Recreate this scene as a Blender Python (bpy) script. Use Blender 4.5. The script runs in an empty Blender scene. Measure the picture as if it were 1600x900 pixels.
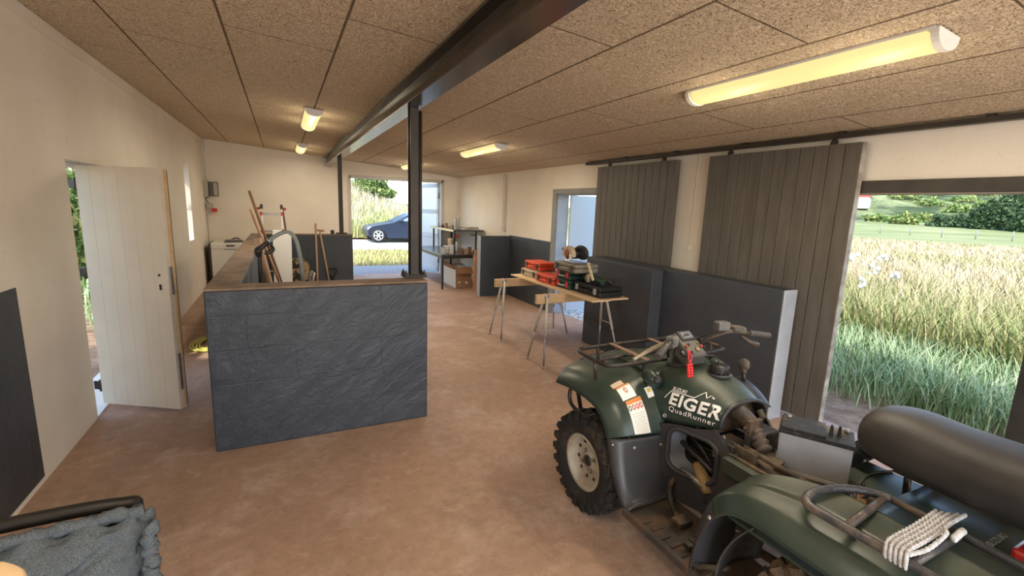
import bpy, bmesh, math, random
import numpy as np
from mathutils import Vector, Matrix, Euler
random.seed(7); rng = np.random.default_rng(11)
sc = bpy.context.scene; COL = sc.collection
PI = math.pi

# ------------------------------------------------------------------ camera, sky, sun, exposure
cd = bpy.data.cameras.new('camera'); cam = bpy.data.objects.new('camera', cd); COL.objects.link(cam)
cd.sensor_width = 36.0; cd.lens = 720.0 / 1600 * 36; cd.clip_start = 0.02; cd.clip_end = 2000
_R = ((0.8967921, 0.4400938, 0.0456220), (-0.4410289, 0.8808787, 0.1718903), (0.0354605, -0.1742706, 0.9840592))
cam.matrix_world = Matrix(((_R[0][0], _R[0][2], -_R[0][1], 0), (_R[1][0], _R[1][2], -_R[1][1], 0), (_R[2][0], _R[2][2], -_R[2][1], 1.75), (0, 0, 0, 1)))
sc.camera = cam

SUN_E, SKY_S, BACK_W, LAMP = 5.0, 0.74, 155.0, .82
w = bpy.data.worlds.new('sky'); sc.world = w; w.use_nodes = True
nt = w.node_tree; bg = nt.nodes['Background']
sky = nt.nodes.new('ShaderNodeTexSky'); sky.sky_type = 'NISHITA'; sky.sun_disc = False
sky.sun_elevation = math.radians(48); sky.sun_rotation = math.radians(225); sky.air_density = 1.0; sky.dust_density = 1.0
nt.links.new(sky.outputs[0], bg.inputs[0]); bg.inputs[1].default_value = SKY_S
sd = bpy.data.lights.new('sun', 'SUN'); sd.energy = SUN_E; sd.angle = math.radians(0.6); sd.color = (1, .95, .86)
so = bpy.data.objects.new('sun', sd); COL.objects.link(so)
_sundir = Vector((-0.70, -0.70, 1.03)).normalized()          # towards the sun
so.rotation_euler = _sundir.to_track_quat('Z', 'Y').to_euler()
# fill lamp added at an assumed gate opening behind the photographer
ad = bpy.data.lights.new('back_fill_lamp', 'AREA'); ad.shape = 'RECTANGLE'; ad.size = 4.6; ad.size_y = 2.0; ad.energy = BACK_W; ad.color = (1, .96, .92)
ao = bpy.data.objects.new('back_fill_lamp', ad); COL.objects.link(ao); ao.location = (1.3, -2.45, 1.15); ao.rotation_euler = (math.radians(106), 0, 0)
sc.view_settings.view_transform = 'Standard'; sc.view_settings.look = 'None'
sc.view_settings.gamma = 1; sc.view_settings.exposure = 0.0; sc.view_settings.use_curve_mapping = False
sc.cycles.max_bounces = 8; sc.cycles.diffuse_bounces = 5; sc.cycles.glossy_bounces = 3; sc.cycles.transmission_bounces = 5; sc.cycles.transparent_max_bounces = 8
sc.cycles.use_denoising = True; sc.cycles.sample_clamp_indirect = 6; sc.cycles.caustics_reflective = False; sc.cycles.caustics_refractive = False

# ------------------------------------------------------------------ materials
MATS = {}
def nodes(name, rough=.6, metal=0, spec=.4):
    m = bpy.data.materials.new(name); m.use_nodes = True; n = m.node_tree
    b = n.nodes['Principled BSDF']; b.inputs['Roughness'].default_value = rough; b.inputs['Metallic'].default_value = metal
    b.inputs['Specular IOR Level'].default_value = spec
    MATS[name] = m
    return m, n, b
def N(n, t, **kw):
    x = n.nodes.new(t)
    for k, v in kw.items():
        if k in x.inputs: x.inputs[k].default_value = v
        else: setattr(x, k, v)
    return x
def L(n, a, b): n.links.new(a, b)
def mixc(n, fac, a, b, mode='MIX'):
    x = n.nodes.new('ShaderNodeMix'); x.data_type = 'RGBA'; x.blend_type = mode
    for i, v in ((0, fac), (6, a), (7, b)):
        if isinstance(v, (int, float)): x.inputs[i].default_value = v
        elif isinstance(v, tuple): x.inputs[i].default_value = (*v[:3], 1)
        else: L(n, v, x.inputs[i])
    return x.outputs[2]
def ramp(n, src, stops):
    x = n.nodes.new('ShaderNodeValToRGB'); e = x.color_ramp.elements
    e[0].position, e[0].color = stops[0][0], (*stops[0][1], 1); e[1].position, e[1].color = stops[-1][0], (*stops[-1][1], 1)
    for p, c in stops[1:-1]:
        q = e.new(p); q.color = (*c, 1)
    L(n, src, x.inputs[0]); return x.outputs[0]
def rampf(n, src, a, b, lo=0., hi=1.):
    x = n.nodes.new('ShaderNodeMapRange'); x.inputs[1].default_value = a; x.inputs[2].default_value = b; x.inputs[3].default_value = lo; x.inputs[4].default_value = hi
    L(n, src, x.inputs[0]); return x.outputs[0]
def coords(n, scale=(1, 1, 1), rot=(0, 0, 0), kind='Object', vt='POINT'):
    t = n.nodes.new('ShaderNodeTexCoord'); mp = n.nodes.new('ShaderNodeMapping'); mp.vector_type = vt; mp.inputs['Scale'].default_value = scale; mp.inputs['Rotation'].default_value = rot
    L(n, t.outputs[kind], mp.inputs[0]); return mp.outputs[0]
def noise(n, vec, scale, detail=4, rough=.55, dist=0):
    x = N(n, 'ShaderNodeTexNoise', Scale=scale, Detail=detail, Roughness=rough, Distortion=dist); L(n, vec, x.inputs['Vector']); return x.outputs[0]
def bump(n, b, h, strength, dist):
    x = N(n, 'ShaderNodeBump', Strength=strength, Distance=dist); L(n, h, x.inputs['Height']); L(n, x.outputs[0], b.inputs['Normal']); return x
def mat(name, col, col2=None, scale=8, rough=.6, metal=0, spec=.4, bmp=0, bscale=60, lo=.35, hi=.65, stretch=(1, 1, 1), emit=None):
    if name in MATS: return MATS[name]
    m, n, b = nodes(name, rough, metal, spec)
    v = coords(n, stretch)
    if col2:
        f = rampf(n, noise(n, v, scale, 6), lo, hi); L(n, mixc(n, f, col, col2), b.inputs['Base Color'])
    else: b.inputs['Base Color'].default_value = (*col, 1)
    if bmp: bump(n, b, noise(n, v, bscale, 4), bmp, .01)
    if emit: b.inputs['Emission Color'].default_value = (*emit[0], 1); b.inputs['Emission Strength'].default_value = emit[1]
    return m

def m_plaster():
    m, n, b = nodes('white_plaster', .85, 0, .2); v = coords(n)
    f = rampf(n, noise(n, v, 1.1, 5), .4, .7); c = mixc(n, f, (.80, .745, .66), (.72, .655, .56))
    g = rampf(n, noise(n, v, 14, 3), .66, .72); c = mixc(n, g, c, (.60, .53, .43))
    gm = n.nodes.new('ShaderNodeMath'); gm.operation = 'MULTIPLY'; L(n, g, gm.inputs[0]); gm.inputs[1].default_value = .25
    c2 = mixc(n, gm.outputs[0], mixc(n, f, (.80, .745, .66), (.72, .655, .56)), (.60, .53, .43))
    L(n, c2, b.inputs['Base Color']); bump(n, b, noise(n, v, 45, 5), .25, .006); return m
def m_dark(name='anthracite_paint', base=(.037, .044, .057), rough=.42, b1=.55, joints=True):
    m, n, b = nodes(name, rough, 0, .45); v = coords(n)
    vs = coords(n, (1.0, .8, .42), (0, -.75, .0), vt='TEXTURE')
    f = rampf(n, noise(n, v, 3, 5), .35, .7); c = mixc(n, f, base, tuple(x * 1.35 for x in base))
    L(n, c, b.inputs['Base Color'])
    h1 = noise(n, vs, 3.6, 8, .62, .5); h2 = noise(n, v, 40, 3)
    mth = n.nodes.new('ShaderNodeMath'); mth.operation = 'MULTIPLY_ADD'; L(n, h2, mth.inputs[0]); mth.inputs[1].default_value = .10; L(n, h1, mth.inputs[2])
    out = mth.outputs[0]
    if joints:
        sx = n.nodes.new('ShaderNodeSeparateXYZ'); L(n, v, sx.inputs[0])
        ad_ = n.nodes.new('ShaderNodeMath'); ad_.operation = 'ADD'; L(n, sx.outputs[0], ad_.inputs[0]); L(n, sx.outputs[1], ad_.inputs[1])
        cb = n.nodes.new('ShaderNodeCombineXYZ'); L(n, ad_.outputs[0], cb.inputs[0]); L(n, sx.outputs[2], cb.inputs[1])
        br = N(n, 'ShaderNodeTexBrick', Scale=1.0); br.inputs['Mortar Size'].default_value = .006; br.inputs['Mortar Smooth'].default_value = .5
        br.inputs['Brick Width'].default_value = .6; br.inputs['Row Height'].default_value = .24; L(n, cb.outputs[0], br.inputs['Vector'])
        br.inputs['Color1'].default_value = br.inputs['Color2'].default_value = (1, 1, 1, 1); br.inputs['Mortar'].default_value = (0, 0, 0, 1)
        jf = rampf(n, noise(n, v, 1.7, 2), .42, .62)
        mj = n.nodes.new('ShaderNodeMath'); mj.operation = 'MULTIPLY'; L(n, br.outputs['Fac'], mj.inputs[0]); L(n, jf, mj.inputs[1])
        m3 = n.nodes.new('ShaderNodeMath'); m3.operation = 'MULTIPLY_ADD'; L(n, mj.outputs[0], m3.inputs[0]); m3.inputs[1].default_value = -.16; L(n, out, m3.inputs[2]); out = m3.outputs[0]
    bump(n, b, out, b1, .045); return m
def m_ceiling():
    m, n, b = nodes('wood_wool_panel', .95, 0, .1); t = n.nodes.new('ShaderNodeTexCoord'); sx = n.nodes.new('ShaderNodeSeparateXYZ'); L(n, t.outputs['Object'], sx.inputs[0])
    v = coords(n)
    def M(op, a, bb=None, c=None):
        x = n.nodes.new('ShaderNodeMath'); x.operation = op
        for i, q in enumerate((a, bb, c)):
            if q is None: continue
            if isinstance(q, (int, float)): x.inputs[i].default_value = q
            else: L(n, q, x.inputs[i])
        return x.outputs[0]
    u = M('DIVIDE', M('ADD', sx.outputs[0], .90), .63); iu = M('FLOOR', u); fu = M('SUBTRACT', u, iu)
    wob = M('MULTIPLY', M('SUBTRACT', noise(n, v, 1.2, 2), .5), .03)
    off = M('MULTIPLY', iu, .655)
    vv = M('DIVIDE', M('ADD', M('SUBTRACT', sx.outputs[1], 4.11), M('ADD', off, 25)), 2.5); fv = M('FRACT', vv)
    du = M('MINIMUM', fu, M('SUBTRACT', 1, fu)); dv = M('MINIMUM', fv, M('SUBTRACT', 1, fv))
    rag = M('MULTIPLY', M('SUBTRACT', noise(n, v, 55, 3), .5), .010); su = rampf(n, M('ADD', M('MULTIPLY', du, .63), rag), .003, .010); sv = rampf(n, M('ADD', M('MULTIPLY', dv, 2.5), rag), .002, .007)
    seam = M('MINIMUM', su, sv)
    pid = M('FRACT', M('MULTIPLY', M('SINE', M('ADD', M('MULTIPLY', iu, 12.9), M('MULTIPLY', M('FLOOR', vv), 78.2))), 437.5))
    vo = N(n, 'ShaderNodeTexNoise', Scale=24, Detail=3, Roughness=.7, Distortion=4.5); L(n, v, vo.inputs['Vector'])
    vo2 = N(n, 'ShaderNodeTexNoise', Scale=60, Detail=2, Roughness=.7, Distortion=3.0); L(n, v, vo2.inputs['Vector'])
    fib = M('ADD', M('MULTIPLY', vo.outputs[0], .6), M('MULTIPLY', vo2.outputs[0], .4))
    c = ramp(n, fib, [(.39, (.10, .072, .046)), (.455, (.47, .36, .245)), (.53, (.70, .575, .41)), (.62, (.93, .83, .66))])
    c = mixc(n, M('MULTIPLY', pid, .2), c, (.58, .45, .30))
    c = mixc(n, rampf(n, noise(n, v, .9, 3), .45, .75, 0, .25), c, (.56, .44, .31))
    c = mixc(n, seam, (.13, .09, .058), c); L(n, c, b.inputs['Base Color'])
    h = M('MULTIPLY', fib, seam); bump(n, b, h, .8, .015); return m
def m_floor():
    m, n, b = nodes('worn_red_concrete', .62, 0, .35); v = coords(n)
    f = rampf(n, noise(n, v, .55, 6, .6, .4), .36, .66); c = mixc(n, f, (.47, .305, .215), (.32, .205, .14))
    f2 = rampf(n, noise(n, v, 2.3, 7, .65, .6), .5, .74, 0, .7); c = mixc(n, f2, c, (.56, .44, .36))
    f3 = rampf(n, noise(n, v, 1.4, 8, .7, .9), .56, .74, 0, .55); c = mixc(n, f3, c, (.19, .135, .10))
    f7 = rampf(n, noise(n, v, 13, 7, .75, .3), .42, .70, 0, .5); c = mixc(n, f7, c, (.22, .14, .095)); f8 = rampf(n, noise(n, coords(n, (1, 2.2, 1), (0, 0, .5)), 6, 8, .75, .6), .56, .70, 0, .5); c = mixc(n, f8, c, (.58, .45, .35))
    f5 = rampf(n, noise(n, v, 42, 3, .6), .66, .72, 0, .55); c = mixc(n, f5, c, (.13, .095, .075))
    f6 = rampf(n, noise(n, v, 60, 3, .6), .69, .74, 0, .7); c = mixc(n, f6, c, (.62, .56, .50))
    vo = N(n, 'ShaderNodeTexVoronoi', feature='DISTANCE_TO_EDGE', Scale=.62); L(n, coords(n, (1, .55, 1)), vo.inputs['Vector'])
    cr = rampf(n, vo.outputs['Distance'], .0, .004, .3, 0.); mk = rampf(n, noise(n, v, .8, 3), .58, .64)
    mm = n.nodes.new('ShaderNodeMath'); mm.operation = 'MULTIPLY'; L(n, cr, mm.inputs[0]); L(n, mk, mm.inputs[1])
    c = mixc(n, mm.outputs[0], c, (.11, .075, .055)); L(n, c, b.inputs['Base Color'])
    r = rampf(n, noise(n, v, 3, 5), .3, .7, .48, .75); L(n, r, b.inputs['Roughness'])
    bump(n, b, noise(n, v, 26, 6), .35, .012); return m
def m_terrain():
    m, n, b = nodes('meadow_ground', .95, 0, .1); v = coords(n); sx = n.nodes.new('ShaderNodeSeparateXYZ'); L(n, v, sx.inputs[0])
    far = n.nodes.new('ShaderNodeVectorMath'); far.operation = 'LENGTH'; L(n, v, far.inputs[0]); d = far.outputs['Value']
    soil = mixc(n, rampf(n, noise(n, v, 9, 6), .35, .65), (.34, .215, .14), (.56, .40, .28))
    dry = mixc(n, rampf(n, noise(n, v, 2.2, 6), .35, .65), (.50, .42, .22), (.40, .42, .16))
    grn = mixc(n, rampf(n, noise(n, v, .09, 7), .35, .65), (.21, .25, .095), (.33, .33, .16))
    hill = mixc(n, rampf(n, noise(n, v, .06, 9, .75), .42, .58), (.055, .08, .035), (.27, .30, .14))
    a = n.nodes.new('ShaderNodeMath'); a.operation = 'ADD'; L(n, sx.outputs[0], a.inputs[0]); L(n, rampf(n, noise(n, v, 1.3, 4), 0, 1, -.8, .8), a.inputs[1])
    c = mixc(n, rampf(n, a.outputs[0], 5.6, 6.4), soil, dry)
    c = mixc(n, rampf(n, d, 26, 40), c, grn); c = mixc(n, rampf(n, d, 125, 165), c, hill)
    L(n, c, b.inputs['Base Color']); bump(n, b, noise(n, v, 18, 7, .7), 1.0, .06); return m
def m_tint(name, stops, rough=.8):
    m, n, b = nodes(name, rough, 0, .15); a = n.nodes.new('ShaderNodeAttribute'); a.attribute_name = 'tint'
    L(n, ramp(n, a.outputs['Fac'], stops), b.inputs['Base Color']); return m
def m_planks():
    m, n, b = nodes('grey_brown_painted_planks', .5, 0, .4); v = coords(n, (6, 6, .8))
    c = mixc(n, rampf(n, noise(n, v, 3, 6), .35, .7), (.082, .072, .062), (.120, .106, .090))
    c = mixc(n, rampf(n, noise(n, coords(n), 30, 3), .68, .72, 0, .6), c, (.05, .04, .034))
    L(n, c, b.inputs['Base Color']); bump(n, b, noise(n, coords(n, (14, 14, 1)), 8, 5), .25, .01); return m
def m_wood(name, a, bcol, stretch=(1, 12, 12), rough=.6):
    m, n, b = nodes(name, rough, 0, .3)
    L(n, mixc(n, rampf(n, noise(n, coords(n, stretch), 3, 6, .6, 1.), .35, .68), a, bcol), b.inputs['Base Color']); return m
def m_glass():
    m, n, b = nodes('clear_glass', .03, 0, .5); tr = n.nodes.new('ShaderNodeBsdfTransparent'); gl_ = N(n, 'ShaderNodeBsdfGlossy', Roughness=.03); mx = N(n, 'ShaderNodeMixShader', Fac=.08); L(n, tr.outputs[0], mx.inputs[1]); L(n, gl_.outputs[0], mx.inputs[2]); L(n, mx.outputs[0], n.nodes['Material Output'].inputs[0]); return m
def m_frost():
    m, n, b = nodes('frosted_pane', .5, 0, .5); b.inputs['Base Color'].default_value = (.85, .93, 1, 1); b.inputs['Transmission Weight'].default_value = .7; b.inputs['IOR'].default_value = 1.2; return m
def m_asphalt():
    m, n, b = nodes('grey_paving', .85, 0, .2); v = coords(n)
    L(n, mixc(n, rampf(n, noise(n, v, 25, 5), .35, .7), (.27, .27, .28), (.40, .39, .37)), b.inputs['Base Color']); return m
def m_gravel():
    m, n, b = nodes('pale_gravel', .9, 0, .2); v = coords(n); vo = N(n, 'ShaderNodeTexVoronoi', Scale=24); L(n, v, vo.inputs['Vector'])
    c = ramp(n, vo.outputs['Color'], [(.1, (.20, .19, .18)), (.5, (.52, .50, .47)), (.9, (.85, .83, .80))])
    L(n, c, b.inputs['Base Color']); bump(n, b, vo.outputs['Distance'], .9, .03); return m
def m_camo():
    m, n, b = nodes('camouflage_cloth', .9, 0, .1); v = coords(n)
    c = mixc(n, rampf(n, noise(n, v, 7, 2), .50, .52), (.30, .22, .13), (.035, .03, .025)); c = mixc(n, rampf(n, noise(n, coords(n, (1, 1, 1.6)), 9, 2), .58, .60), c, (.09, .10, .05))
    L(n, c, b.inputs['Base Color']); return m
def m_fabric():
    m, n, b = nodes('grey_blue_weave', .95, 0, .1); v = coords(n)
    w1 = rampf(n, noise(n, coords(n, (1, 1, 3)), 260, 2, .6), .38, .62)
    c = mixc(n, w1, (.050, .062, .074), (.135, .155, .17)); c = mixc(n, rampf(n, noise(n, v, 5, 4), .4, .7, 0, .6), c, (.080, .092, .102)); L(n, c, b.inputs['Base Color']); bump(n, b, noise(n, v, 22, 5), .5, .03); return m
def m_green_plastic():
    m, n, b = nodes('dark_green_plastic', .30, 0, .5); v = coords(n)
    c = mixc(n, rampf(n, noise(n, v, 4, 5), .3, .7), (.020, .037, .029), (.030, .050, .040))
    g = N(n, 'ShaderNodeNewGeometry'); sx = n.nodes.new('ShaderNodeSeparateXYZ'); L(n, g.outputs['Normal'], sx.inputs[0])
    dz = rampf(n, sx.outputs[2], .55, .95, 0, 1); dn = rampf(n, noise(n, v, 5, 6), .35, .68, 0, .5)
    dm = n.nodes.new('ShaderNodeMath'); dm.operation = 'MULTIPLY'; L(n, dz, dm.inputs[0]); L(n, dn, dm.inputs[1])   # settled dust lies on upward faces
    c = mixc(n, dm.outputs[0], c, (.105, .105, .065)); L(n, c, b.inputs['Base Color'])
    L(n, rampf(n, dm.outputs[0], 0, .5, .28, .6), b.inputs['Roughness']); bump(n, b, noise(n, v, 300, 2), .05, .002); return m
def m_muddy(name, base, mud, lo, hi, rough=.6):
    m, n, b = nodes(name, rough, 0, .35); v = coords(n)
    c = mixc(n, rampf(n, noise(n, v, 6, 7, .65), lo, hi), base, mud); L(n, c, b.inputs['Base Color']); bump(n, b, noise(n, v, 35, 6), .5, .012); return m

PLASTER = m_plaster(); DARK = m_dark(); DARKS = m_dark('anthracite_wall_paint', (.038, .044, .055), .5, .25, False); CEIL = m_ceiling(); FLOOR = m_floor(); PLANK = m_planks()
BLOCKP = m_dark('anthracite_block_paint', (.040, .044, .053), .55, .35, True)
TOPC = mat('bare_wall_top', (.30, .215, .15), (.17, .12, .085), 6, .9, bmp=.4)
GREYEDGE = mat('pale_paint_and_daylight', (.42, .45, .50), (.34, .37, .42), 4, .5)
DOORP = mat('cream_painted_door', (.66, .60, .50), (.60, .535, .44), 2, .5)
RAW = m_wood('raw_pine', (.62, .44, .26), (.50, .33, .18))
PLY = m_wood('plywood', (.66, .49, .31), (.55, .38, .22), (10, 1.2, 10)); 
STEEL = mat('brown_black_steel_paint', (.026, .021, .018), (.045, .035, .027), 5, .42, 0, .3)
GALV = mat('galvanised_steel', (.45, .45, .44), (.30, .30, .30), 9, .4, .8)
WHITEM = mat('white_enamel', (.80, .80, .78), None, rough=.35)
WHITEP = mat('white_plastic', (.78, .77, .73), None, rough=.45)
BLACKP = mat('black_plastic', (.016, .016, .017), (.03, .028, .026), 9, .45)
BLACKM = mat('black_metal', (.014, .014, .015), (.03, .026, .022), 7, .35, 0, .5)
GLASS = m_glass(); FROST = m_frost(); ASPH = m_asphalt(); GRAVEL = m_gravel(); CAMO = m_camo(); FABRIC = m_fabric()
GREEN = m_green_plastic()

# ------------------------------------------------------------------ mesh helpers
class MB:
    def __init__(s): s.v = []; s.f = []; s.m = []; s.s = []
    def add(s, vs, fs, mi=0, smooth=False):
        o = len(s.v); s.v += [tuple(p) for p in vs]
        for f in fs: s.f.append(tuple(i + o for i in f)); s.m.append(mi); s.s.append(smooth)
        return s
    def box(s, c, d, rot=None, mi=0, taper=1.0):
        M = rot if rot is not None else Matrix.Identity(3); c = Vector(c); vs = []
        for z in (-1, 1):
            k = taper if z > 0 else 1
            for y in (-1, 1):
                for x in (-1, 1): vs.append(c + M @ Vector((x * d[0] / 2 * k, y * d[1] / 2 * k, z * d[2] / 2)))
        return s.add(vs, [(0, 2, 3, 1), (4, 5, 7, 6), (0, 1, 5, 4), (2, 6, 7, 3), (0, 4, 6, 2), (1, 3, 7, 5)], mi)
    def bx(s, x0, x1, y0, y1, z0, z1, mi=0): return s.box(((x0 + x1) / 2, (y0 + y1) / 2, (z0 + z1) / 2), (abs(x1 - x0), abs(y1 - y0), abs(z1 - z0)), mi=mi)
    def tube(s, pts, r, seg=8, closed=False, mi=0, cap=True, flat=1.0):
        P = [Vector(p) for p in pts]; n = len(P); R = r if isinstance(r, (list, tuple)) else [r] * n; vs = []; up = None
        for i in range(n):
            a = P[i - 1] if (i > 0 or closed) else P[i]; b = P[(i + 1) % n] if (i < n - 1 or closed) else P[i]
            t = (b - a).normalized()
            if up is None: up = t.orthogonal().normalized() if abs(t.z) > .95 else Vector((0, 0, 1))
            u = (up - t * up.dot(t)); u = u.normalized() if u.length > 1e-6 else t.orthogonal().normalized(); up = u; w_ = t.cross(u)
            for k in range(seg):
                q = 2 * PI * k / seg; vs.append(P[i] + u * (math.sin(q) * R[i] * flat) + w_ * (math.cos(q) * R[i]))
        fs = []
        for i in range(n if closed else n - 1):
            j = (i + 1) % n
            for k in range(seg): fs.append((i * seg + k, i * seg + (k + 1) % seg, j * seg + (k + 1) % seg, j * seg + k))
        s.add(vs, fs, mi, True)
        if cap and not closed:
            o = len(s.v) - len(vs)
            s.f.append(tuple(o + k for k in range(seg))[::-1]); s.m.append(mi); s.s.append(False)
            s.f.append(tuple(o + (n - 1) * seg + k for k in range(seg))); s.m.append(mi); s.s.append(False)
        return s
    def lathe(s, prof, c, axis='Z', seg=24, mi=0, M=None, smooth=True, cap=True):
        c = Vector(c); A = {'Z': Matrix.Identity(3), 'X': Matrix(((0, 0, 1), (1, 0, 0), (0, 1, 0))), 'Y': Matrix(((1, 0, 0), (0, 0, 1), (0, -1, 0)))}[axis]
        if M is not None: A = M
        vs = []
        for (r, z) in prof:
            for k in range(seg):
                q = 2 * PI * k / seg; vs.append(c + A @ Vector((r * math.cos(q), r * math.sin(q), z)))
        fs = []
        for i in range(len(prof) - 1):
            for k in range(seg): fs.append((i * seg + k, i * seg + (k + 1) % seg, (i + 1) * seg + (k + 1) % seg, (i + 1) * seg + k))
        if cap: fs.append(tuple(range(seg))[::-1]); fs.append(tuple((len(prof) - 1) * seg + k for k in range(seg)))
        return s.add(vs, fs, mi, smooth)
    def cyl(s, a, b, r, seg=12, mi=0): return s.tube([a, b], r, seg, mi=mi)
    def prism(s, poly, a0, a1, axis='Y', mi=0):
        """poly of 2D points; axis Y: (x,z) swept over y; X: (y,z) swept over x; Z: (x,y) swept over z"""
        f = {'Y': lambda p, a: (p[0], a, p[1]), 'X': lambda p, a: (a, p[0], p[1]), 'Z': lambda p, a: (p[0], p[1], a)}[axis]; n = len(poly)
        vs = [f(p, a0) for p in poly] + [f(p, a1) for p in poly]
        fs = [tuple(range(n))[::-1], tuple(range(n, 2 * n))] + [(i, (i + 1) % n, n + (i + 1) % n, n + i) for i in range(n)]
        return s.add(vs, fs, mi)
    def grid(s, fn, nu, nv, mi=0, wrap=False):
        vs = [fn(i / nu, j / nv) for i in range(nu + 1) for j in range(nv + 1)]
        fs = [(i * (nv + 1) + j, (i + 1) * (nv + 1) + j, (i + 1) * (nv + 1) + j + 1, i * (nv + 1) + j + 1) for i in range(nu) for j in range(nv)]
        return s.add(vs, fs, mi, True)
    def ell(s, c, r, M=None, seg=16, rings=10, mi=0):
        prof = [(max(1e-4, math.sin(PI * i / rings)), -math.cos(PI * i / rings)) for i in range(rings + 1)]
        A = (M or Matrix.Identity(3)) @ Matrix.Diagonal(Vector(r)); return s.lathe(prof, c, M=A, seg=seg, mi=mi)
    def build(s, name, mats, parent=None, bev=0, solid=0, sub=0, local=False, off=1, seg=2, loc=None):
        me = bpy.data.meshes.new(name); W = Matrix.Identity(4)
        if parent is not None and not local: W = Matrix(parent['_w']) if '_w' in parent else Matrix.Identity(4)
        V = s.v
        if parent is not None and not local:
            I = WM[parent.name].inverted(); V = [tuple(I @ Vector(p)) for p in s.v]
        elif loc is not None: V = [(p[0] - loc[0], p[1] - loc[1], p[2] - loc[2]) for p in s.v]
        me.from_pydata(V, [], s.f); me.polygons.foreach_set('material_index', s.m); me.polygons.foreach_set('use_smooth', s.s)
        bm = bmesh.new(); bm.from_mesh(me); bmesh.ops.recalc_face_normals(bm, faces=bm.faces) if not solid else None; bm.to_mesh(me); bm.free()
        for q in (mats if isinstance(mats, (list, tuple)) else [mats]): me.materials.append(q)
        o = bpy.data.objects.new(name, me); COL.objects.link(o)
        if parent is not None: o.parent = parent; WM[o.name] = WM[parent.name].copy()
        else:
            if loc is not None: o.location = loc
            WM[o.name] = Matrix.Translation(loc or (0, 0, 0))
        if solid: x = o.modifiers.new('thickness', 'SOLIDIFY'); x.thickness = solid; x.offset = off
        if bev: x = o.modifiers.new('edge', 'BEVEL'); x.width = bev; x.segments = seg; x.limit_method = 'ANGLE'; x.angle_limit = math.radians(40)
        if sub: x = o.modifiers.new('smooth', 'SUBSURF'); x.levels = sub; x.render_levels = sub
        return o
WM = {}
def thing(name, label, cat, loc, group=None, rz=0):
    o = bpy.data.objects.new(name, None); COL.objects.link(o); o.location = loc; o.rotation_euler = (0, 0, rz); o.empty_display_size = .1
    WM[o.name] = Matrix.Translation(loc) @ Matrix.Rotation(rz, 4, 'Z')
    return tag(o, label, cat, group)
def tag(o, label, cat, group=None, kind=None):
    o['label'] = label; o['category'] = cat
    if group: o['group'] = group
    if kind: o['kind'] = kind
    return o
def struct(o): o['kind'] = 'structure'; return o
def dup(root, loc, rz=None, label=None):
    r = root.copy(); COL.objects.link(r); r.location = loc; WM[r.name] = Matrix.Translation(loc)
    if rz is not None: r.rotation_euler = (0, 0, rz)
    if label: r['label'] = label
    for ch in list(root.children):
        c = ch.copy(); COL.objects.link(c); c.parent = r
        for g in list(ch.children): d = g.copy(); COL.objects.link(d); d.parent = c
    return r
def cat(pts, n):
    """smooth curve through points"""
    P = [Vector(p) for p in pts]; P = [2 * P[0] - P[1]] + P + [2 * P[-1] - P[-2]]; out = []; k = len(P) - 3
    for i in range(n + 1):
        t = i / n * k; j = min(int(t), k - 1); t -= j; a, b, c, d = P[j:j + 4]
        out.append(.5 * ((2 * b) + (c - a) * t + (2 * a - 5 * b + 4 * c - d) * t * t + (3 * b - a - 3 * c + d) * t ** 3))
    return out
def text_mesh(body, size, extrude=.0008, offset=0, shear=0, spacing=1.0):
    cu = bpy.data.curves.new('lettering', 'FONT'); cu.body = body; cu.size = size; cu.extrude = extrude; cu.offset = offset; cu.shear = shear; cu.space_character = spacing; cu.align_x = 'CENTER'; cu.align_y = 'CENTER'; cu.resolution_u = 3
    o = bpy.data.objects.new('lettering', cu); COL.objects.link(o); dg = bpy.context.evaluated_depsgraph_get(); me = bpy.data.meshes.new_from_object(o.evaluated_get(dg))
    vs = [v.co.copy() for v in me.vertices]; fs = [tuple(p.vertices) for p in me.polygons]
    bpy.data.objects.remove(o); bpy.data.curves.remove(cu); bpy.data.meshes.remove(me); return vs, fs
def fill2d(outer, holes):
    """planar face set with holes -> (verts2d, faces)"""
    cu = bpy.data.curves.new('outline', 'CURVE'); cu.dimensions = '2D'; cu.fill_mode = 'BOTH'
    for lp in [outer] + holes:
        sp = cu.splines.new('POLY'); sp.points.add(len(lp) - 1); sp.use_cyclic_u = True
        for i, p in enumerate(lp): sp.points[i].co = (p[0], p[1], 0, 1)
    o = bpy.data.objects.new('outline', cu); COL.objects.link(o); dg = bpy.context.evaluated_depsgraph_get(); me = bpy.data.meshes.new_from_object(o.evaluated_get(dg))
    vs = [v.co.copy() for v in me.vertices]; fs = [tuple(p.vertices) for p in me.polygons]
    bpy.data.objects.remove(o); bpy.data.curves.remove(cu); bpy.data.meshes.remove(me); return vs, fs

# ------------------------------------------------------------------ room shell
XL, XR, YF, YB = -1.37, 4.0, 11.15, -2.6
cz = lambda x: 2.85 - .083 * (x + 1.37)
struct(MB().bx(XL - .3, XR + .2, YB - .3, YF + .35, -.25, 0).build('floor', FLOOR))
c_ = MB().add([(x, y, cz(x) + dz) for dz in (0, .35) for y in (YB - .5, YF + .45) for x in (XL - .45, XR + .45)], [(0, 1, 3, 2), (4, 6, 7, 5), (0, 4, 5, 1), (2, 3, 7, 6), (0, 2, 6, 4), (1, 5, 7, 3)])
struct(c_.build('ceiling', CEIL))
m = MB(); T = .3
m.bx(XL - T, XL, YB, 4.45, 0, 2.9); m.bx(XL - T, XL, 5.75, 9.05, 0, 2.9); m.bx(XL - T, XL, 9.50, YF + .2, 0, 2.9); m.bx(XL - T, XL, 4.45, 5.75, 1.97, 2.9); m.bx(XL - T, XL, 9.05, 9.50, 0, 1.0); m.bx(XL - T, XL, 9.05, 9.5, 2.28, 2.9)
struct(m.build('wall_left', PLASTER))
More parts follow.
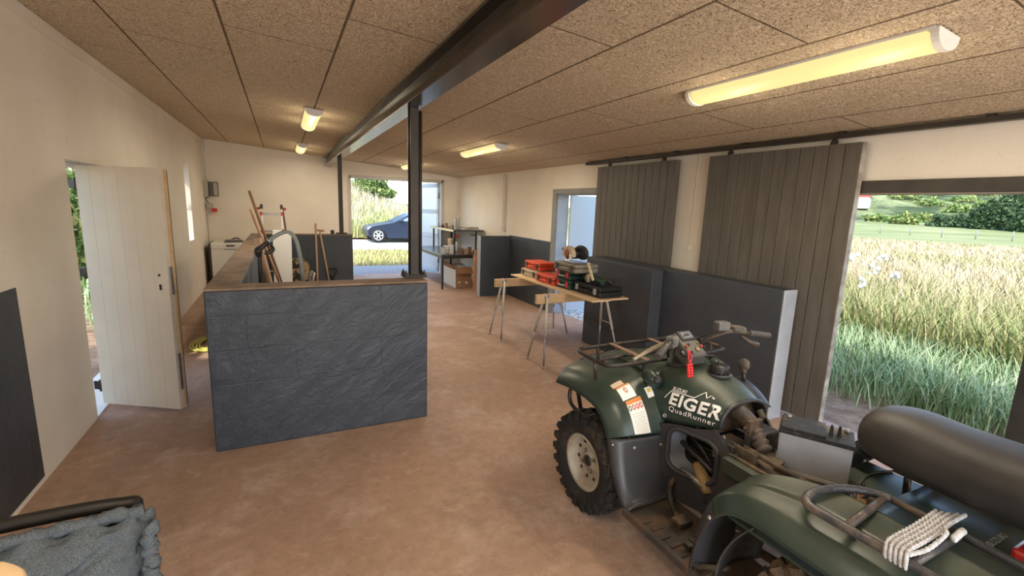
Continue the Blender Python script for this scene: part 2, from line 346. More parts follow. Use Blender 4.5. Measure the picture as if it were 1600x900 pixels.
m = MB(); m.bx(XL, 1.38, YF, YF + .25, 0, 2.9); m.bx(3.58, XR, YF, YF + .25, 0, 2.9); m.bx(1.38, 3.58, YF, YF + .25, 2.29, 2.9)
struct(m.build('wall_far', PLASTER))
m = MB(); TR = .2
for y0, y1, z0, z1 in ((YB, .95, 0, 2.45), (.95, 2.45, 2.02, 2.45), (2.45, 5.05, 0, 2.45), (5.05, 6.5, 1.98, 2.45), (6.5, YF + .25, 0, 2.45)): m.bx(XR, XR + TR, y0, y1, z0, z1)
struct(m.build('wall_right', PLASTER))
m = MB(); m.bx(XL, -1.0, YB - .2, YB, 0, 2.9); m.bx(3.6, XR, YB - .2, YB, 0, 2.9); m.bx(-1.0, 3.6, YB - .2, YB, 2.35, 2.9)  # unseen wall, its wide opening added to let daylight in from behind
struct(m.build('wall_back', PLASTER))
# painted dados (dark band on the white plaster)
struct(MB().bx(XL, XL + .006, YB, 3.52, .04, 1.2).build('trim_1', DARKS))
struct(MB().bx(XR - .006, XR, 6.6, 8.2, 0, 1.19).build('trim_2', DARKS))
# grey door surround in the right wall and its reveal
m = MB(); m.bx(XR - .02, XR + .01, 6.49, 6.6, 0, 2.05); m.bx(XR - .02, XR + .01, 5.05, 6.49, 1.97, 2.05); m.bx(XR + .011, XR + TR + .02, 6.475, 6.495, 0, 1.972, 1); m.bx(XR + .011, XR + TR + .02, 5.05, 6.475, 1.955, 1.975, 1); struct(m.build('trim_3', [mat('grey_frame_paint', (.20, .205, .20), (.26, .26, .25), 3, .5), GREYEDGE], bev=.003))
# dark timber lintel over the right opening and its near jamb
m = MB(); m.bx(XR - .03, XR + .08, .8, 2.2, 1.945, 2.035); m.bx(XR - .03, XR + .02, .8, 2.2, 1.93, 1.945, 1)
struct(m.build('trim_4', [mat('dark_brown_lintel', (.040, .034, .028), (.058, .05, .042), 6, .55), mat('lintel_edge', (.20, .18, .16))], bev=.003))
struct(MB().bx(XR - .1, XR + .22, .62, 1.0, 0, 1.96).build('trim_5', BLACKP, bev=.004))
# gate frame of the far opening
m = MB(); m.bx(1.36, 1.42, YF - .02, YF + .2, 0, 2.3); m.bx(3.53, 3.6, YF - .02, YF + .2, 0, 2.32); m.bx(1.38, 3.58, YF - .02, YF + .2, 2.25, 2.32)
struct(m.build('trim_6', mat('gate_frame_paint', (.52, .50, .46), None, rough=.5), bev=.004))
struct(MB().bx(XL, XL + .02, YB, YF, cz(XL) - .09, cz(XL) - .004).build('trim_7', PLASTER))
# slit window in the left wall
wn = struct(MB().bx(XL - .2, XL - .15, 9.05, 9.11, 1.0, 2.28).bx(XL - .2, XL - .15, 9.44, 9.5, 1.0, 2.28).bx(XL - .2, XL - .15, 9.1, 9.45, 1.0, 1.06).bx(XL - .2, XL - .15, 9.1, 9.45, 2.22, 2.28).build('window_1', WHITEP))
MB().bx(XL - .18, XL - .17, 9.1, 9.45, 1.05, 2.23).build('pane', GLASS, wn)
MB().tube(cat([(XL - .15, 9.46, 1.55), (XL - .09, 9.46, 1.57), (XL - .08, 9.43, 1.6), (XL - .09, 9.43, 1.68)], 10), .01).build('handle', WHITEP, wn)
# left door: leaf ajar into the room, on hinges at the near jamb
dr = struct(MB().bx(XL - .16, XL - .10, 5.70, 5.75, 0, 1.97).bx(XL - .16, XL - .1, 4.45, 5.75, 1.93, 1.97).bx(XL - .16, XL - .1, 4.45, 4.47, 0, 1.97).bx(XL - .3, XL, 4.45, 5.75, -.01, .012).build('door_1', WHITEP))
p0 = Vector((-1.385, 4.70)); p1 = Vector((-.80, 4.335)); dv = (p1 - p0).normalized(); nv_ = Vector((-dv.y, dv.x)); wl = (p1 - p0).length; ang = math.atan2(dv.y, dv.x)
Rz = Matrix.Rotation(ang, 3, 'Z')
def dp(s_, n_, z): q = p0 + dv * s_ + nv_ * n_; return (q.x, q.y, z)
m = MB(); nb = 6
for i in range(nb):
    a, b = wl * i / nb, wl * (i + 1) / nb; m.box(dp((a + b) / 2, -.002, .985), (b - a - .0012, .035, 1.91), Rz)
m.box(dp(wl / 2, .004, .985), (wl - .01, .03, 1.90), Rz)
leaf = m.build('leaf', DOORP, dr, bev=.0015)
MB().box(dp(wl + .006, .028, .985), (.012, .022, 1.90), Rz).box(dp(wl - .008, .05, .985), (.016, .018, 1.88), Rz, mi=1).build('edge_strip', [RAW, STEEL], leaf)
m = MB(); m.box(dp(wl + .014, .0, 1.09), (.004, .02, .22), Rz); m.box(dp(wl + .014, 0, .35), (.004, .02, .3), Rz); m.build('lock_plate', GALV, leaf)
m = MB(); m.lathe([(.011, -.021), (.011, -.0195)], dp(wl - .075, 0, 1.13), M=Rz @ Matrix.Rotation(PI / 2, 3, 'X') @ Matrix.Diagonal((1, 1, -1)), seg=12)
m.box(dp(wl - .072, -.0202, 1.035), (.02, .002, .045), Rz); m.lathe([(.011, .019), (.011, .0215)], dp(wl - .075, 0, 1.13), M=Rz @ Matrix.Rotation(PI / 2, 3, 'X'), seg=12); m.build('keyhole', BLACKP, leaf)
for z in (.18, 1.12, 1.80):
    h = MB(); h.box(dp(-.03, -.012, z), (.075, .012, .07), Rz); h.tube([dp(-.012, -.012, z - .05), dp(-.012, -.012, z + .05)], .012, 8); h.build('hinge', BLACKM, dr, bev=.002)

# ------------------------------------------------------------------ outdoors: ground
def terr(x, y):
    d = math.hypot(x, y); z = -.06
    if x > 4 or y > 14: z += 0
    if x > 0:
        a = math.atan2(x, y); wgt = max(0, min(1, (a - .55) / .35)); r = max(0, d - 85); r2 = max(0, d - 172)
        z += wgt * (min(r * .02, 2.5) + 46 * (1 - math.exp(-r2 / 220)) * (1 + .2 * math.sin(a * 7 + 1) + .1 * math.sin(a * 19)))
    return z
m = MB(); rad = [0, 3, 6, 9, 13, 18, 25, 35, 50, 70, 90, 110, 130, 150, 170, 195, 220, 250, 290, 340, 420, 520, 700]; na = 144
vs = []; fs = []
for r in rad:
    for k in range(na): q = 2 * PI * k / na; x, y = r * math.sin(q), r * math.cos(q); vs.append((x, y, terr(x, y)))
for i in range(len(rad) - 1):
    for k in range(na): fs.append((i * na + k, (i + 1) * na + k, (i + 1) * na + (k + 1) % na, i * na + (k + 1) % na))
m.add(vs, fs, 0, True); struct(m.build('lawn', m_terrain()))
struct(MB().bx(-6, 7, YF + .35, 13.3, -.05, -.03).build('path', ASPH))
struct(MB().bx(-20, 30, 17.6, 22.6, -.055, -.035).build('road', mat('gravel_road', (.52, .48, .42), (.64, .60, .53), 3, .95)))
struct(MB().bx(XR + TR, 8.6, 4.7, 9.5, -.05, -.035).build('yard', GRAVEL))
def blades(name, pos, h, wd, lean, mt, label, catg, tint=None, droop=.35):
    n = len(pos); pos = np.asarray(pos, float); ang_ = rng.uniform(0, 2 * PI, n); h = np.asarray(h); l = lean * rng.uniform(.2, 1, n) * h
    du = np.stack([np.cos(ang_), np.sin(ang_)], 1); pe = np.stack([-np.sin(ang_), np.cos(ang_)], 1) * np.broadcast_to(np.asarray(wd), (n,))[:, None]
    V = np.zeros((n, 5, 3)); b = pos
    V[:, 0, :2] = b[:, :2] - pe; V[:, 1, :2] = b[:, :2] + pe; V[:, 0, 2] = V[:, 1, 2] = b[:, 2] - .02
    mid = b[:, :2] + du * (l * .4)[:, None]; V[:, 2, :2] = mid + pe * .75; V[:, 3, :2] = mid - pe * .75; V[:, 2, 2] = V[:, 3, 2] = b[:, 2] + h * .62
    V[:, 4, :2] = b[:, :2] + du * l[:, None]; V[:, 4, 2] = b[:, 2] + h * (1 - droop * rng.uniform(0, 1, n) * .5)
    me = bpy.data.meshes.new(name); me.vertices.add(n * 5); me.vertices.foreach_set('co', V.reshape(-1))
    idx = np.arange(n)[:, None] * 5; q = (idx + np.array([0, 1, 2, 3])); t = idx + np.array([3, 2, 4]); lo = np.concatenate([q, t], 1).reshape(-1)
    me.loops.add(n * 7); me.loops.foreach_set('vertex_index', lo.astype(np.int32)); me.polygons.add(n * 2)
    st = np.stack([np.arange(n) * 7, np.arange(n) * 7 + 4], 1).reshape(-1); me.polygons.foreach_set('loop_start', st.astype(np.int32)); me.update(calc_edges=True)
    at = me.attributes.new('tint', 'FLOAT', 'POINT'); tv = rng.uniform(0, 1, n) if tint is None else np.asarray(tint); at.data.foreach_set('value', np.repeat(tv, 5).astype(np.float32))
    me.materials.append(mt); o = bpy.data.objects.new(name, me); COL.objects.link(o); return tag(o, label, catg, kind='stuff')
GREENB = m_tint('green_grass_blades', [(0, (.16, .25, .10)), (.5, (.30, .42, .22)), (1, (.55, .60, .36))])
STRAW = m_tint('straw_grass_blades', [(0, (.20, .27, .085)), (.35, (.37, .35, .15)), (.7, (.52, .41, .24)), (1, (.64, .51, .34))])
def polar(n, a0, a1, d0, d1, pw=1.0, cx=0, cy=0):
    a = np.radians(rng.uniform(a0, a1, n)); d = d0 + (d1 - d0) * rng.uniform(0, 1, n) ** pw; return np.stack([cx + d * np.sin(a), cy + d * np.cos(a), np.full(n, -.06)], 1), d
# green tussocks close to the wall, outside the right opening
P = []; 
for _ in range(330):
    x, y = rng.uniform(5.1, 8.6), rng.uniform(.2, 6.2)
    if x - 5.15 < .30 * math.sin(y * 2.1) + .25 and rng.uniform() < .85: continue
    k = int(rng.uniform(35, 80)); P.append(np.stack([rng.normal(x, .13, k), rng.normal(y, .13, k), np.full(k, -.06)], 1))
P = np.concatenate(P); blades('green_grass', P, rng.uniform(.16, .52, len(P)), .006, .9, GREENB, 'lush green grass tussocks growing just outside the wide right opening', 'grass')
P, d = polar(90000, 50, 88, 7.2, 46, 1.35); keep = P[:, 0] > 7.2; P, d = P[keep], d[keep]
patch = np.sin(P[:, 0] * .5 + 1) * np.cos(P[:, 1] * .43) * .5 + .5
tn = np.clip(.18 + .55 * np.clip((d - 7) / 8, 0, 1) + rng.normal(0, .2, len(d)) - .25 * (patch > .8), 0, 1)
blades('tall_dry_grass', P, rng.uniform(.35, .85, len(P)) * (1 - .4 * np.clip((d - 20) / 26, 0, 1)), .004 + .0007 * d, .7, STRAW, 'tall straw coloured dry grass filling the meadow beyond the right opening', 'grass', tn)
P, d = polar(9000, -8, 24, 13.4, 17.8, 1.0); keep = (P[:, 1] > 13.2) & (P[:, 1] < 17.7); P = P[keep]
blades('verge_grass', P, rng.uniform(.06, .2, len(P)), .012, .8, m_tint('verge_blades', [(0, (.36, .40, .12)), (.5, (.58, .54, .22)), (1, (.78, .68, .42))]), 'short yellow green verge grass between the paving and the car', 'grass', np.clip(rng.normal(.35, .25, len(P)), 0, 1))
P, d = polar(30000, -6, 24, 23.2, 40, 1.0); 
bank = lambda x, y: -.06 + 2.5 * math.exp(-((x - 2.8) / 4.6) ** 2 - ((y - 33) / 5.5) ** 2)
P[:, 2] = [bank(a, b) for a, b in P[:, :2]]
m = MB(); m.grid(lambda u, v: (-12 + 26 * u, 23 + 22 * v, bank(-12 + 26 * u, 23 + 22 * v)), 40, 30); struct(m.build('hill', mat('dry_bank_soil', (.42, .36, .18), (.50, .43, .24), 1.2, .95)))
blades('bank_grass', P, rng.uniform(.4, 1.1, len(P)), .025, .6, m_tint('bank_blades', [(0, (.38, .44, .14)), (.5, (.62, .56, .32)), (1, (.82, .72, .54))]), 'tall pale dry grass on the bank behind the parked car', 'grass', np.clip(.55 + .25 * np.sin(P[:, 0] * .9) * np.cos(P[:, 1] * .5) + rng.normal(0, .2, len(P)) - .35 * (P[:, 1] < 25), 0, 1))
LEAFG = m_tint('bush_leaves', [(0, (.07, .13, .035)), (.5, (.16, .25, .07)), (1, (.36, .34, .13))])
LEAFD = m_tint('conifer_leaves', [(0, (.025, .05, .025)), (.6, (.06, .10, .045)), (1, (.12, .17, .07))])
def bush(name, c, r, n, leaf_, mt, label, catg, group=None, trunk=True):
    n = int(n); d = rng.normal(size=(n, 3)); d /= np.linalg.norm(d, axis=1)[:, None]; d[:, 2] = np.abs(d[:, 2]); rr = rng.uniform(.45, 1.0, n) ** .6
    lump = 1 + .22 * np.sin(d[:, 0] * 5 + c[0]) * np.cos(d[:, 1] * 6 + c[1]) + .15 * np.sin(d[:, 2] * 9 + c[0])
    p = np.array(c) + d * np.array(r) * (rr * lump)[:, None]; V = np.zeros((n, 4, 3)); a = rng.normal(size=(n, 3)); a /= np.linalg.norm(a, axis=1)[:, None]; b = np.cross(a, rng.normal(size=(n, 3))); b /= np.linalg.norm(b, axis=1)[:, None]; s_ = leaf_ * rng.uniform(.6, 1.3, n)[:, None]
    V[:, 0] = p - a * s_; V[:, 1] = p + b * s_ * .5; V[:, 2] = p + a * s_; V[:, 3] = p - b * s_ * .5
    root = thing(name, label, catg, c, group)
    me = bpy.data.meshes.new('foliage'); me.from_pydata((V - np.array(c)).reshape(-1, 3).tolist(), [], [(4 * i, 4 * i + 1, 4 * i + 2, 4 * i + 3) for i in range(n)])
    at = me.attributes.new('tint', 'FLOAT', 'POINT'); at.data.foreach_set('value', np.repeat(rng.uniform(0, 1, n), 4).astype(np.float32)); me.materials.append(mt)
    o = bpy.data.objects.new('foliage', me); COL.objects.link(o); o.parent = root
    t = MB()
    for k in range(4): q = k * 1.6 + c[0]; t.tube([(c[0], c[1], c[2] - .1), (c[0] + math.cos(q) * r[0] * .25, c[1] + math.sin(q) * r[1] * .25, c[2] + r[2] * .35), (c[0] + math.cos(q) * r[0] * .5, c[1] + math.sin(q) * r[1] * .5, c[2] + r[2] * .7)], [r[0] * .05, r[0] * .035, r[0] * .015], 6)
    t.build('stem', mat('bark', (.12, .085, .06), (.2, .15, .1), 6, .9), root)
    return root
bush('bank_bush', (5.3, 32, 2.0), (1.6, 1.4, 1.3), 5200, .11, LEAFG, 'rounded green bush growing on top of the bank behind the car', 'bush')
bush('shrub', (1.9, 31.5, 2.0), (1.5, 1.3, 1.2), 3800, .11, LEAFG, 'low green shrub on the bank left of the rounded bush', 'bush')
def at(az, d): a = math.radians(az); x, y = d * math.sin(a), d * math.cos(a); return (x, y, terr(x, y))
BL = [(66.3, 135, 2.6, 2.2, 'small round tree beside the red farmhouse', LEAFG), (69.6, 128, 3.6, 2.3, 'dark bush standing alone in the middle of the meadow edge', LEAFD), (64.4, 150, 3, 2, 'grey green bush nearest the red farmhouse', LEAFG), (67.9, 165, 4, 2.6, 'spreading green bush at the foot of the hill', LEAFG), (72.3, 140, 6, 2.0, 'wide pale bush below the dark firs', LEAFG)]
for az, d, r, hh, lb, mt_ in BL: bush('meadow_bush', at(az, d), (r, r, hh), 1500, .4, mt_, lb, 'bush')
for i, (az, d, r, hh) in enumerate([(71.9, 122, 2.6, 5.5), (74.2, 116, 2.8, 7), (76.6, 112, 2.8, 7), (73.0, 150, 3.0, 7.5)]):
    bush('fir_tree', at(az, d), (r, r, hh), 2600, .42, LEAFD, 'dark fir in the dense dark stand at the right edge of the hill' if i < 4 else 'lone dark tree on the hillside left of the fir stand', 'tree', 'dark firs on the right of the hill' if i < 4 else None)
# hillside scrub
placed = []
for _ in range(900):
    if len(placed) >= 22: break
    az, d = rng.uniform(61.5, 72), rng.uniform(182, 262); q = at(az, d)
    if all(math.hypot(q[0] - p[0], q[1] - p[1]) > 10 for p in placed) and math.hypot(q[0] - at(62.75, 185)[0], q[1] - at(62.75, 185)[1]) > 14 and d > 185: placed.append(q)
for q in placed: bush('scrub_bush', q, (rng.uniform(2.5, 5),) * 2 + (rng.uniform(1.4, 2.8),), 420, .5, LEAFG, 'small scrub bush dotted over the far hillside', 'bush', 'scrub bushes on the hillside')
hx = at(62.75, 185); hr = thing('farmhouse', 'tiny red farmhouse at the foot of the far hill', 'house', hx)
a_ = Matrix.Rotation(.4, 3, 'Z'); MB().box((hx[0], hx[1], hx[2] + 1.6), (8, 5, 3.6), a_).build('wall', mat('white_render', (.75, .73, .7)), hr)
MB().add([Vector(hx) + a_ @ Vector(q) for q in ((-4.3, -2.9, 3.3), (4.3, -2.9, 3.3), (4.3, 2.9, 3.3), (-4.3, 2.9, 3.3), (-4.3, 0, 5.6), (4.3, 0, 5.6))], [(0, 1, 5, 4), (2, 3, 4, 5), (0, 4, 3), (1, 2, 5), (0, 3, 2, 1)]).build('roof', mat('red_roof', (.50, .07, .06)), hr)
for i in range(7):
    q = at(62.5 + i * 2.2, 78 - i); p_ = MB().cyl((q[0], q[1], q[2] - .1), (q[0], q[1], q[2] + 1.1), .06).build('fence_post', mat('weathered_post', (.22, .2, .18)), loc=q); tag(p_, 'weathered post of the wire fence crossing the meadow', 'fence post', 'meadow fence posts')
P = np.stack([rng.uniform(-9, -1.9, 9000), rng.uniform(3.5, 16, 9000), np.full(9000, -.06)], 1); P = P[P[:, 0] < -2.3]
blades('side_grass', P, rng.uniform(.15, .6, len(P)), .012, .8, GREENB, 'green grass outside the narrow side door on the left', 'grass')
for i, (x, y, lb) in enumerate([(-3.9, 10.5, 'leafy green bush seen through the hinge gap of the side door'), (-4.4, 13.9, 'leafy green bush outside the slit window')]): bush('garden_bush', (x, y, -.05), (1.3, 1.4, 2.6), 5200, .09, LEAFG, lb, 'bush')
bush('sun_block_tree', (-4.0, 2.2, .9), (1.9, 2.1, 4.0), 15000, .12, LEAFG, 'unseen leafy tree added to keep the sun off the left door', 'tree')  # out-of-view tree added to block the sun at the left door
# white flowered weeds near the right opening
for i, (x, y) in enumerate([(7.7, 3.75), (7.9, 3.5), (7.5, 3.6), (8.3, 3.9), (7.4, 3.85)]):
    t = thing('thistle', 'white seeding thistle standing in the dry grass', 'thistle', (x, y, -.06), 'thistles in the dry grass'); hgt = .9 + .1 * i
    MB().tube(cat([(x, y, -.06), (x + .03, y, hgt * .5), (x + .06, y + .03, hgt)], 6), .007, 6).build('stem', mat('dry_stem', (.34, .33, .16)), t)
    for k in range(4): MB().ell((x + .06 + rng.uniform(-.09, .09), y + rng.uniform(-.08, .08), hgt - rng.uniform(0, .16)), (.03, .03, .035), seg=8, rings=6).build('seed_head', mat('white_fluff', (.85, .83, .8)), t)

# car parked on the gravel road
CARB = mat('dark_blue_car_paint', (.022, .030, .055), None, rough=.3, metal=.2, spec=.5)
ct = thing('car', 'dark blue saloon car parked outside the far gate', 'car', (5.7, 21.6, -.035))
m = MB(); xo, yo, zo = 3.30, 20.75, -.035
prof = [(0, .30), (.02, .58), (.12, .70), (.6, .82), (1.15, .92), (1.35, .95), (1.95, 1.32), (2.3, 1.40), (3.0, 1.40), (3.6, 1.30), (4.15, 1.02), (4.55, .98), (4.62, .6), (4.58, .32), (4.3, .22), (.3, .2)]
body = [(0, .28), (.0, .52), (.06, .64), (.2, .71), (.7, .81), (1.2, .90), (2.2, .93), (3.4, .95), (4.2, .97), (4.52, .93), (4.6, .6), (4.56, .32), (4.4, .2), (4.1, .2)]
def arch(cx, r=.35, n=8): return [(cx + r * math.cos(a), .28 + r * math.sin(a)) for a in [PI * k / n for k in range(n + 1)]]
lower = body + [(4.08, .28)] + arch(3.72) + [(3.36, .2), (.85, .2), (.79, .28)] + arch(.44) + [(.05, .27)]
m.prism([(xo + a, zo + b) for a, b in lower], yo, yo + 1.72)
m.build('body', CARB, ct, bev=.05, seg=3)
cab = [(1.15, .90), (1.9, 1.28), (2.25, 1.37), (3.0, 1.38), (3.55, 1.28), (4.15, .95)]
m = MB(); n_ = len(cab); m.add([(xo + a, yo + .04 + .2 * (b - .9) / .5, zo + b) for a, b in cab] + [(xo + a, yo + 1.68 - .2 * (b - .9) / .5, zo + b) for a, b in cab], [tuple(range(n_)), tuple(range(2 * n_ - 1, n_ - 1, -1))] + [(i, n_ + i, n_ + (i + 1) % n_, (i + 1) % n_) for i in range(n_)]); m.build('cabin', CARB, ct, bev=.03, seg=3)
win = [(1.42, .96), (1.98, 1.24), (2.3, 1.31), (2.62, 1.31), (2.62, .96)]; win2 = [(2.68, .96), (2.68, 1.31), (3.0, 1.31), (3.45, 1.22), (3.85, .98)]
CARG = mat('tinted_car_glass', (.20, .25, .30), None, rough=.06, spec=.9)
for wv in (win, win2): MB().add([(xo + a, yo + .032 + .2 * (b - .9) / .5, zo + b) for a, b in wv], [tuple(range(len(wv)))]).build('window', CARG, ct, solid=.006)
def wheel_car(cx, cy):
    wr = MB().lathe([(.20, -.1), (.30, -.1), (.325, -.06), (.325, .06), (.30, .1), (.20, .1)], (xo + cx, cy, zo + .325), 'Y', 24).build('wheel', mat('tyre_rubber', (.02, .02, .02), None, rough=.8), ct)
    r = MB(); s_ = -1; y_ = cy - .1
    r.tube([(xo + cx + .2 * math.cos(a), y_, zo + .325 + .2 * math.sin(a)) for a in [2 * PI * k / 20 for k in range(20)]], .018, 6, closed=True)
    for k in range(6): q = 2 * PI * k / 6; r.tube([(xo + cx, y_, zo + .325), (xo + cx + .2 * math.cos(q), y_, zo + .325 + .2 * math.sin(q))], .028, 6)
    r.build('rim', mat('alloy', (.75, .75, .76), None, rough=.3, metal=.5), wr)
for cx in (.44, 3.72):
    for cy in (yo + .08, yo + 1.64): wheel_car(cx, cy)
MB().ell((xo + .14, yo + .06, zo + .62), (.16, .06, .07)).build('headlamp', mat('lamp_lens', (.8, .82, .85), None, rough=.1), ct)
MB().ell((xo + 1.45, yo - .08, zo + .98), (.09, .08, .06)).build('wing_mirror', CARB, ct)
MB().tube([(xo + 2.35, yo - .01, zo + .82), (xo + 2.52, yo - .015, zo + .82)], .014, 6).build('door_handle', CARB, ct)
# open leaf of the far gate, and the door leaf seen through the side doorway
GATEP = mat('pale_blue_grey_gate_paint', (.55, .60, .66), None, rough=.45)
ga = PI / 2 + math.radians(15.5); g0 = Vector((3.53, YF + .16)); gd = Vector((math.cos(ga), math.sin(ga)))
Rg = Matrix.Rotation(ga, 3, 'Z'); gq = lambda s_, z, n_=0: (g0.x + gd.x * s_ - gd.y * n_, g0.y + gd.y * s_ + gd.x * n_, z)
d3 = MB(); GW = 1.1
for s_ in (.04, GW - .04): d3.box(gq(s_, 1.14), (.08, .045, 2.2), Rg)
for z in (.1, .95, 1.55, 2.2): d3.box(gq(GW / 2, z), (GW, .045, .1), Rg)
d3.box(gq(GW / 2, .5), (GW - .1, .02, .8), Rg)
d3 = struct(d3.build('door_2', GATEP, bev=.004))
for z0, z1 in ((1.0, 1.5), (1.6, 2.15)): MB().box(gq(GW / 2, (z0 + z1) / 2), (GW - .14, .012, z1 - z0), Rg).build('pane', FROST, d3)
for z in (.35, 1.2, 1.95): MB().tube([gq(-.02, z - .07, .03), gq(-.02, z + .07, .03)], .02, 8).build('hinge', GALV, d3)
d4 = MB(); d4.box((4.745, 6.44, 1.0), (1.03, .045, 1.92)); d4 = struct(d4.build('door_3', mat('pale_blue_door_paint', (.60, .64, .68), None, rough=.4), bev=.004))
MB().tube([(5.1, 6.40, 1.0), (5.1, 6.33, 1.0), (5.0, 6.33, 1.0)], .012, 8).build('handle', GALV, d4)

# ------------------------------------------------------------------ beam, posts, half walls
def label_build(mb, name, mats, label, catg, group=None, loc=None, **kw): return tag(mb.build(name, mats, loc=loc, **kw), label, catg, group)
zb = 2.47; m = MB(); x0 = .93
zt = cz(.93) - .005
m.prism([(x0 - .07, zb), (x0 + .07, zb), (x0 + .07, zb + .014), (x0 + .008, zb + .02), (x0 + .008, zt - .018), (x0 + .07, zt - .012), (x0 + .07, zt - .006), (x0 - .07, zt), (x0 - .07, zt - .014), (x0 - .008, zt - .02), (x0 - .008, zb + .02), (x0 - .07, zb + .014)], YB, YF)
o = m.build('steel_beam', mat('glossy_steel_paint', (.026, .021, .018), (.040, .032, .026), 5, .20, 0, .6), bev=.002); struct(o)
for nm, y, lb in (('post', 3.72, 'dark steel post standing on the end of the near half wall'), ('post', 8.86, 'dark steel post on the low wall at the back of the stall')):
    t = thing('steel_post', lb, 'post', (.95, y, 1.15), 'steel posts under the beam')
    p = MB(); p.bx(.915, .98, y - .045, y - .033, 1.15, zb); p.bx(.915, .98, y + .033, y + .045, 1.15, zb); p.bx(.943, .957, y - .035, y + .035, 1.15, zb); p.build('shaft', STEEL, t, bev=.002)
    if y < 5: MB().lathe([(.015, 0), (.015, zb - 1.2)], (.998, y - .02, 1.18), seg=12).build('pipe', STEEL, t)
    MB().bx(.86, 1.04, y - .07, y + .07, 1.15, 1.175).build('base_plate', STEEL, t, bev=.004)
    if y < 5:
        for dx in (-.075, .075):
            for dy in (-.05, .05): MB().lathe([(.014, 0), (.014, .02), (.006, .022), (.006, .035)], (.95 + dx, y + dy, 1.175), seg=6, smooth=False).build('bolt', STEEL, t)
# U-shaped stall of half walls
m = MB(); m.bx(-.485, 1.01, 3.515, 3.70, 0, 1.13); m.bx(-.485, 1.01, 3.515, 3.70, 1.13, 1.15, 1)
label_build(m, 'half_wall', [DARK, TOPC], 'near anthracite rendered half wall facing the camera with a bare top', 'half wall', loc=(.26, 3.6, 0), bev=.012)
m = MB(); m.bx(-.485, -.29, 3.70, 8.75, 0, 1.13); m.bx(-.485, -.29, 3.70, 8.75, 1.13, 1.15, 1)
label_build(m, 'half_wall', [DARKS, TOPC], 'long half wall with a broad bare top running back along the passage', 'half wall', loc=(-.39, 6.2, 0), bev=.006)
m = MB(); m.bx(-.485, 1.12, 8.75, 8.95, 0, 1.13); m.bx(-.485, 1.12, 8.75, 8.95, 1.13, 1.15, 1)
label_build(m, 'half_wall', [DARKS, TOPC], 'dark half wall across the back of the tool stall', 'half wall', loc=(.3, 8.85, 0), bev=.006)
m = MB(); m.bx(3.38, XR, 8.17, 8.32, 0, 1.17); m.bx(3.374, 3.382, 8.165, 8.325, 0, 1.172, 1)
label_build(m, 'half_wall', [DARKS, GREYEDGE], 'short dark half wall with pale end beside the brown paper sack', 'half wall', loc=(3.7, 8.25, 0), bev=.005)
m = MB(); m.bx(3.54, 3.86, 3.72, 4.93, 0, 1.13); m.bx(3.54, 3.86, 3.72, 4.93, 1.13, 1.145, 1)
label_build(m, 'half_wall', [BLOCKP, BLOCKP], 'thick blockwork half wall behind the right end of the plank table', 'half wall', loc=(3.7, 4.3, 0), bev=.012)
m = MB(); m.bx(3.69, 3.86, 2.36, 3.72, 0, 1.145); m.bx(3.692, 3.858, 2.345, 2.362, 0, 1.146, 1)  # pale end slab: light from the opening put into its colour
label_build(m, 'half_wall', [DARKS, GREYEDGE], 'dark half wall behind the quad bike with its daylit end face coloured pale', 'half wall', loc=(3.77, 3.0, 0), bev=.008)

# sliding doors and their rail
rail = thing('door_rail', 'dark steel sliding door rail along the top of the right wall', 'rail', (3.93, 3, 2.36))
zr = cz(3.92) - .05
MB().bx(3.89, 3.95, .2, 5.6, zr, zr + .035).build('track', STEEL, rail, bev=.003)
for y in np.arange(.5, 5.6, .85): MB().bx(3.90, 4.0, y, y + .04, zr + .03, zr + .05).build('bracket', STEEL, rail)
def sliding(y0, y1, z0, z1, nb, label):
    t = thing('sliding_door', label, 'sliding door', (3.915, (y0 + y1) / 2, z0))
    m = MB(); wd = (y1 - y0) / nb
    for i in range(nb):
        a = y0 + i * wd; g = .0032
        m.prism([(a + g, 3.891), (a + g + .001, 3.89), (a + wd - g - .001, 3.89), (a + wd - g, 3.891), (a + wd - g, 3.9235), (a + g, 3.9235)], z0, z1, 'Z')
    m.v = [(p[1], p[0], p[2]) for p in m.v]
    m.build('planking', PLANK, t)
    MB().bx(3.9245, 3.945, y0 + .002, y1 - .002, z0 + .002, z1 - .002).build('backing', PLANK, t)
    MB().bx(3.893, 3.948, y0 - .006, y0, z0, z1).build('edge_strip', mat('worn_edge_paint', (.40, .38, .34), (.20, .17, .14), 9, .6) if y0 < 3 else PLANK, t)
    for y in (y0 + .22, y1 - .22):
        h = MB(); h.bx(3.91, 3.92, y - .025, y + .025, z1 - .03, zr - .02); h.lathe([(.022, -.012), (.022, .012)], (3.925, y, zr - .0235), 'X', 14); h.build('hanger', STEEL, t)
sliding(2.05, 3.44, .06, 2.315, 12, 'wide dark plank sliding door next to the open right doorway')
sliding(3.88, 5.30, .06, 2.315, 12, 'dark plank sliding door hanging above the thick blockwork half wall')

